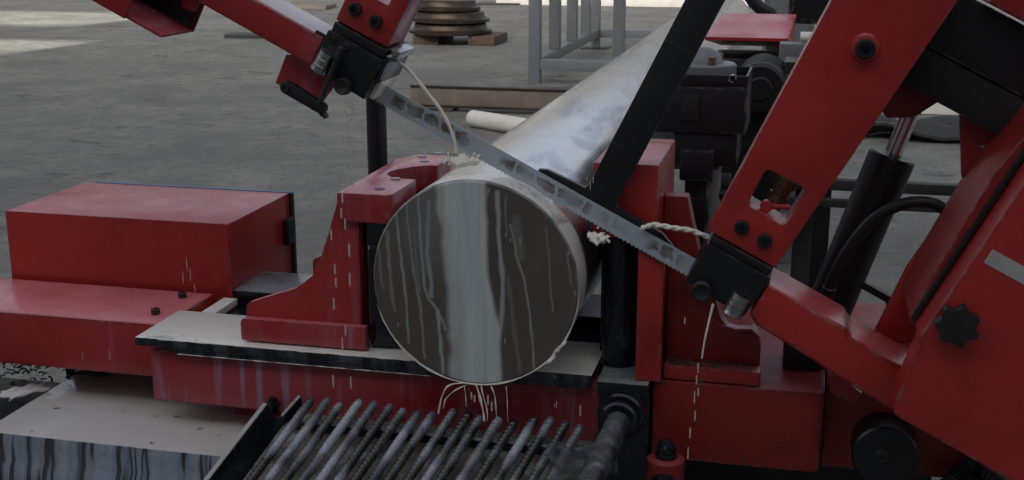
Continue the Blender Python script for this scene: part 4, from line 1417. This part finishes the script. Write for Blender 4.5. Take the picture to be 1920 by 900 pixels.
# side rail running back
far = ground(1135, 95)
obj('rail', box(f0.x - tt * .8, f0.x + tt * .8, ry0 + tt + .002, ry0 + 3.4, zr - .05, zr + .05, .006), 'grey_paint', rk)
for q in (0.95, 1.9, 2.75):
    post(f0.x, ry0 + q, zr + .052)
lg = obj('post', box(f0.x - tt * .9, f0.x + tt * .9, ry0 + 3.4 + .003, ry0 + 3.51, .012, HT, .006), 'grey_paint', rk)
obj('foot_plate', box(f0.x - .17, f0.x + .17, ry0 + 3.3, ry0 + 3.62, 0, .012, .002), 'dark_sheet', rk)
obj('rail', box(f0.x + tt, f0.x + 2.2, ry0 + 3.41, ry0 + 3.50, zr - .05, zr + .05, .006), 'grey_paint', rk)
x2 = at(1219, 40, Y=ry0 + .5).x
post(f0.x + 1.53, ry0 + .055)
post(f0.x + .72, ry0 + .6)
obj('top_rail', box(f0.x - tt, f0.x + 2.2, ry0 - tt, ry0 + tt, HT + .001, HT + .1, .006), 'grey_paint', rk)
obj('top_rail', box(f0.x - tt, f0.x + tt, ry0 + tt + .002, ry0 + 3.5, HT + .001, HT + .1, .006), 'grey_paint', rk)

# rusty beam and pale bar lying on the concrete
b0 = ground(762, 206); b1 = ground(1085, 206)
hgt = at(900, 163, Y=b0.y).z
bt = thing('steel_beam', 'long rust-brown steel beam lying on packers behind the bar', 'beam', (b0.x + .8, b0.y, 0))
bx0 = at(770, 190, Y=b0.y).x
obj('web', box(bx0, bx0 + 2.6, b0.y, b0.y + .02, .05, hgt - .02, .003), 'rust_beam', bt)
obj('flange', box(bx0, bx0 + 2.6, b0.y - .01, b0.y + .14, hgt - .019, hgt, .003), 'rust', bt)
obj('flange', box(bx0, bx0 + 2.6, b0.y - .01, b0.y + .14, .032, .0495, .003), 'rust', bt)
for x in (.25, 1.3, 2.2):
    obj('packer', box(bx0 + x, bx0 + x + .12, b0.y - .03, b0.y + .16, 0, .031, .003), 'timber', bt)
c0 = ground(880, 240); c1 = ground(1010, 262)
cr = .065
dirn = (Vector((c1.x, c1.y, 0)) - Vector((c0.x, c0.y, 0))).normalized()
c0.z = cr; c0.y += cr
tag(obj('round_bar', lathe(c0, c0 + dirn, [(0, 0), (0, cr - .008), (.008, cr), (1.1, cr), (1.1, 0)], 12), 'pale'), 'pale short bar lying on the floor in front of the rusty beam', 'bar')

# pale slab and dark sheet at the right
s0 = ground(1650, 212)
tag(obj('stone_slab', box(s0.x - .3, s0.x + 2.2, s0.y, s0.y + 1.6, 0, .22, .02), 'pale'), 'pale slab lying in the yard behind the lift cylinder', 'slab')
s1 = ground(1640, 262)
o = rag('tarpaulin', s1.x + .6, s1.y + .25, .002, .9, .28, 'dark_sheet', 31, .06, .03, .02)
tag(o, 'dark tarpaulin heap in front of the pale slab', 'tarpaulin')
# thin sheets on the yard, far left and centre
for px, py, wx, wy, hh, mat, lab in ((320, 8, 1.1, .5, .05, 'dark_sheet', 'thin dark plate lying far back in the yard, leftmost'),
                             (455, 72, .55, .35, .05, 'dark_sheet', 'small dark plate below the left guard beam in the yard'),
                             (555, 18, 1.0, .7, .07, 'rust_beam', 'flat brown sheet lying left of the guide arm in the yard'),
                             (930, 10, .8, .5, .03, 'dark_sheet', 'thin dark plate right of the wheel stack'),
                             (720, 2, 1.2, .8, .08, 'pale', 'pale sheet behind the wheel stack')):
    p = ground(px, py)
    tag(obj('scrap_plate', box(p.x - wx / 2, p.x + wx / 2, p.y, p.y + wy, 0.003, hh, .004, rot=Matrix.Rotation(.12, 3, 'Z')), mat), lab, 'plate', 'scrap plates in the yard')
p = ground(1150, 12)
tag(obj('white_beam', box(p.x - 2.2, p.x + 2.4, p.y, p.y + .3, 0, .28, .02), 'pale'), 'long white beam lying far behind the grey rack', 'beam')

# ================================================================== COOLANT IN THE AIR
def stream(name, pts, r, label, rf=None, mat='coolant'):
    o = obj(name, tube(pts, r, 8, rfun=rf or (lambda s: 1 + .15 * math.sin(s * 40)), sub=8), mat, smooth=80)
    return tag(o, label, 'coolant')
SY = .062
stream('coolant_stream', [at(733, 108, Y=.06), at(765, 130, Y=SY), at(800, 172, Y=SY), at(830, 212, Y=SY), at(848, 250, Y=SY), at(856, 285, Y=SY)], .0036, 'arching cream coolant stream from the left guide onto the blade')
def tw(off):
    out = []
    base_ = [at(1332, 446, Y=.07), at(1296, 432, Y=.066), at(1260, 427, Y=.062), at(1225, 421, Y=.062), at(1203, 428, Y=.064)]
    for i, p in enumerate(base_):
        out.append(p)
    return out
bm = None
bp = tw(0)
fine = []
for i in range(len(bp) - 1):
    for s in range(8):
        fine.append(bp[i].lerp(bp[i + 1], s / 8))
fine.append(bp[-1])
for ph in (0, math.pi):
    pts = []
    for i, p in enumerate(fine):
        a = i * .75 + ph
        pts.append(p + Vector((0, math.cos(a), math.sin(a))) * .0018)
    bm = tube(pts, .0038, 8, bm, sub=2)
tag(obj('coolant_stream', bm, 'coolant', smooth=80), 'twisted white coolant stream from the right guide onto the blade', 'coolant')
stream('coolant_trickle', [at(1337, 570, Y=-.01), at(1330, 600, Y=-.01), at(1321, 640, Y=-.01), at(1316, 672, Y=-.01)], .0022, 'thin trickle falling from the right guide block', lambda s: 1.2 - .6 * s)
random.seed(77)
bm = bmesh.new()
for q in range(26):
    f_ = random.random()
    p = at(655 - 4 * math.sin(f_ * 3) + f_ * 8 + random.gauss(0, 4 + 5 * f_), 195 + 150 * f_, Y=.0 + .11 * f_)
    r_ = random.uniform(.0007, .0017); l_ = random.uniform(.003, .011)
    join(bm, lathe(p - Vector((0, 0, l_)), p, [(0, 0), (l_ * .2, r_ * .8), (l_ * .8, r_), (l_ * 1.6, r_ * .6), (l_ * 2, 0)], 6))
tag(obj('coolant_spray', bm, 'coolant_thin', smooth=80), 'loose spray of coolant falling from the left guide onto the jaw', 'coolant', kind='stuff')
stream('coolant_trickle', [at(302, 70, Y=-.08), at(312, 90, Y=-.08), at(318, 115, Y=-.08)], .0012, 'thin trickle from the corner of the idler cover', lambda s: 1.2 - .8 * s, 'coolant_thin')
for pts, r_, lab in (([(868, 718), (842, 723), (829, 742), (822, 775)], .0017, 'leftmost coolant trickle below the bar'),
                 ([(874, 722), (852, 733), (836, 748), (831, 766)], .0012, 'short coolant trickle beside the leftmost one below the bar'),
                 ([(893, 722), (900, 745), (906, 772), (908, 790)], .0024, 'thickest coolant trickle below the middle of the bar'),
                 ([(902, 723), (906, 742), (913, 768), (914, 788)], .0013, 'coolant strand hugging the thickest trickle below the bar'),
                 ([(921, 724), (928, 745), (931, 782)], .0013, 'thin coolant trickle right of the thickest one below the bar'),
                 ([(871, 724), (873, 745), (874, 762)], .0007, 'hair-thin coolant thread between the trickles below the bar'),
                 ([(949, 724), (951, 750), (952, 790)], .0007, 'rightmost hair-thin coolant thread below the bar')):
    stream('coolant_trickle', [at(x, y, Y=.0) for x, y in pts], r_, lab, lambda s_, q=r_: 1.0 + .35 * math.sin(s_ * 13 + q * 9000) - .2 * s_)

# foam where the blade enters and leaves the bar
def foam(name, c, rx, ry, rz, n, seed, label, spike=0):
    random.seed(seed)
    bm = bmesh.new()
    for i in range(n):
        d = Vector((random.gauss(0, .45), random.gauss(0, .4), abs(random.gauss(0, .4))))
        p = Vector(c) + Vector((d.x * rx, d.y * ry, d.z * rz - rz * .2))
        r_ = random.uniform(.004, .0095) * (1.2 - min(1, d.length) * .7)
        m_ = Matrix.Translation(p) @ Matrix.Diagonal((r_, r_, r_ * random.uniform(.7, 1.2), 1))
        bmesh.ops.create_icosphere(bm, subdivisions=1, radius=1, matrix=m_)
    for i in range(spike):
        a = random.uniform(.3, 2.8)
        q = Vector(c) + Vector((random.gauss(0, .4) * rx, 0, rz * .1))
        e_ = q + Vector((math.cos(a) * rx * .9, random.uniform(-.01, .01), math.sin(a) * rz * 1.1))
        bm = tube([q, q.lerp(e_, .5) + Vector((0, 0, .003)), e_], .0022, 5, bm, rfun=lambda s: 1.2 - s, sub=2)
    o = obj(name, bm, 'coolant', smooth=0)
    md = o.modifiers.new('remesh', 'REMESH'); md.mode = 'VOXEL'; md.voxel_size = .0018; md.use_smooth_shade = True
    ms = o.modifiers.new('smooth', 'SMOOTH'); ms.factor = .5; ms.iterations = 7
    tag(o, label, 'foam', kind='stuff')
    return o
foam('coolant_foam', at(868, 303, Y=.055), .034, .03, .016, 120, 1, 'foam where the blade enters the top of the bar', 16)
foam('coolant_foam', at(1122, 450, Y=.06), .02, .018, .018, 60, 2, 'splash where the blade leaves the right side of the bar', 10)
# coolant lying on the bar's crown before the blade
# droplets
random.seed(15)
bm = bmesh.new()
def drop(p, r_, l_, bm):
    nb = lathe(p - Vector((0, 0, l_)), p, [(0, 0), (l_ * .12, r_ * .8), (l_ * .5, r_), (l_ * 1.6, r_ * .9), (l_ * 1.95, r_ * .5), (l_ * 2, 0)], 6)
    join(bm, nb)
for px, py, l_ in ((1309, 690, 12), (1306, 712, 10), (1302, 745, 14), (1309, 735, 10), (1303, 780, 12), (1294, 812, 13), (1290, 850, 14), (1284, 602, 8), (1318, 660, 10)):
    drop(at(px, py, Y=-.01), .0016, l_ * .0009, bm)
for px, py, l_, Y in ((642, 372, 12, .11), (640, 400, 12, .11), (647, 420, 14, .11), (621, 440, 14, .10), (628, 505, 13, .10), (630, 530, 12, .10), (626, 570, 15, .10), (655, 470, 16, .10), (656, 525, 17, .10), (648, 620, 14, .09), (642, 645, 16, .08), (625, 715, 16, .06), (658, 718, 16, .06), (1088, 770, 14, .05), (884, 742, 9, .0), (890, 748, 9, .0), (915, 750, 12, .0), (922, 762, 12, .0)):
    drop(at(px, py, Y=Y), .0021, l_ * .0009, bm)
for i in range(26):
    drop(at(random.uniform(560, 1120), random.uniform(330, 760), Y=random.uniform(-.06, .06)), .0008, random.uniform(.002, .009), bm)
for px, py, l_ in ((350, 495, 14), (357, 515, 12), (343, 520, 12), (365, 540, 8), (205, 665, 10), (155, 668, 9), (430, 640, 10)):
    drop(at(px, py, Y=.12), .0007, l_ * .0012, bm)
tag(obj('coolant_drops', bm, 'coolant_thin', smooth=80), 'scattered drops of coolant falling through the air', 'drops', kind='stuff')
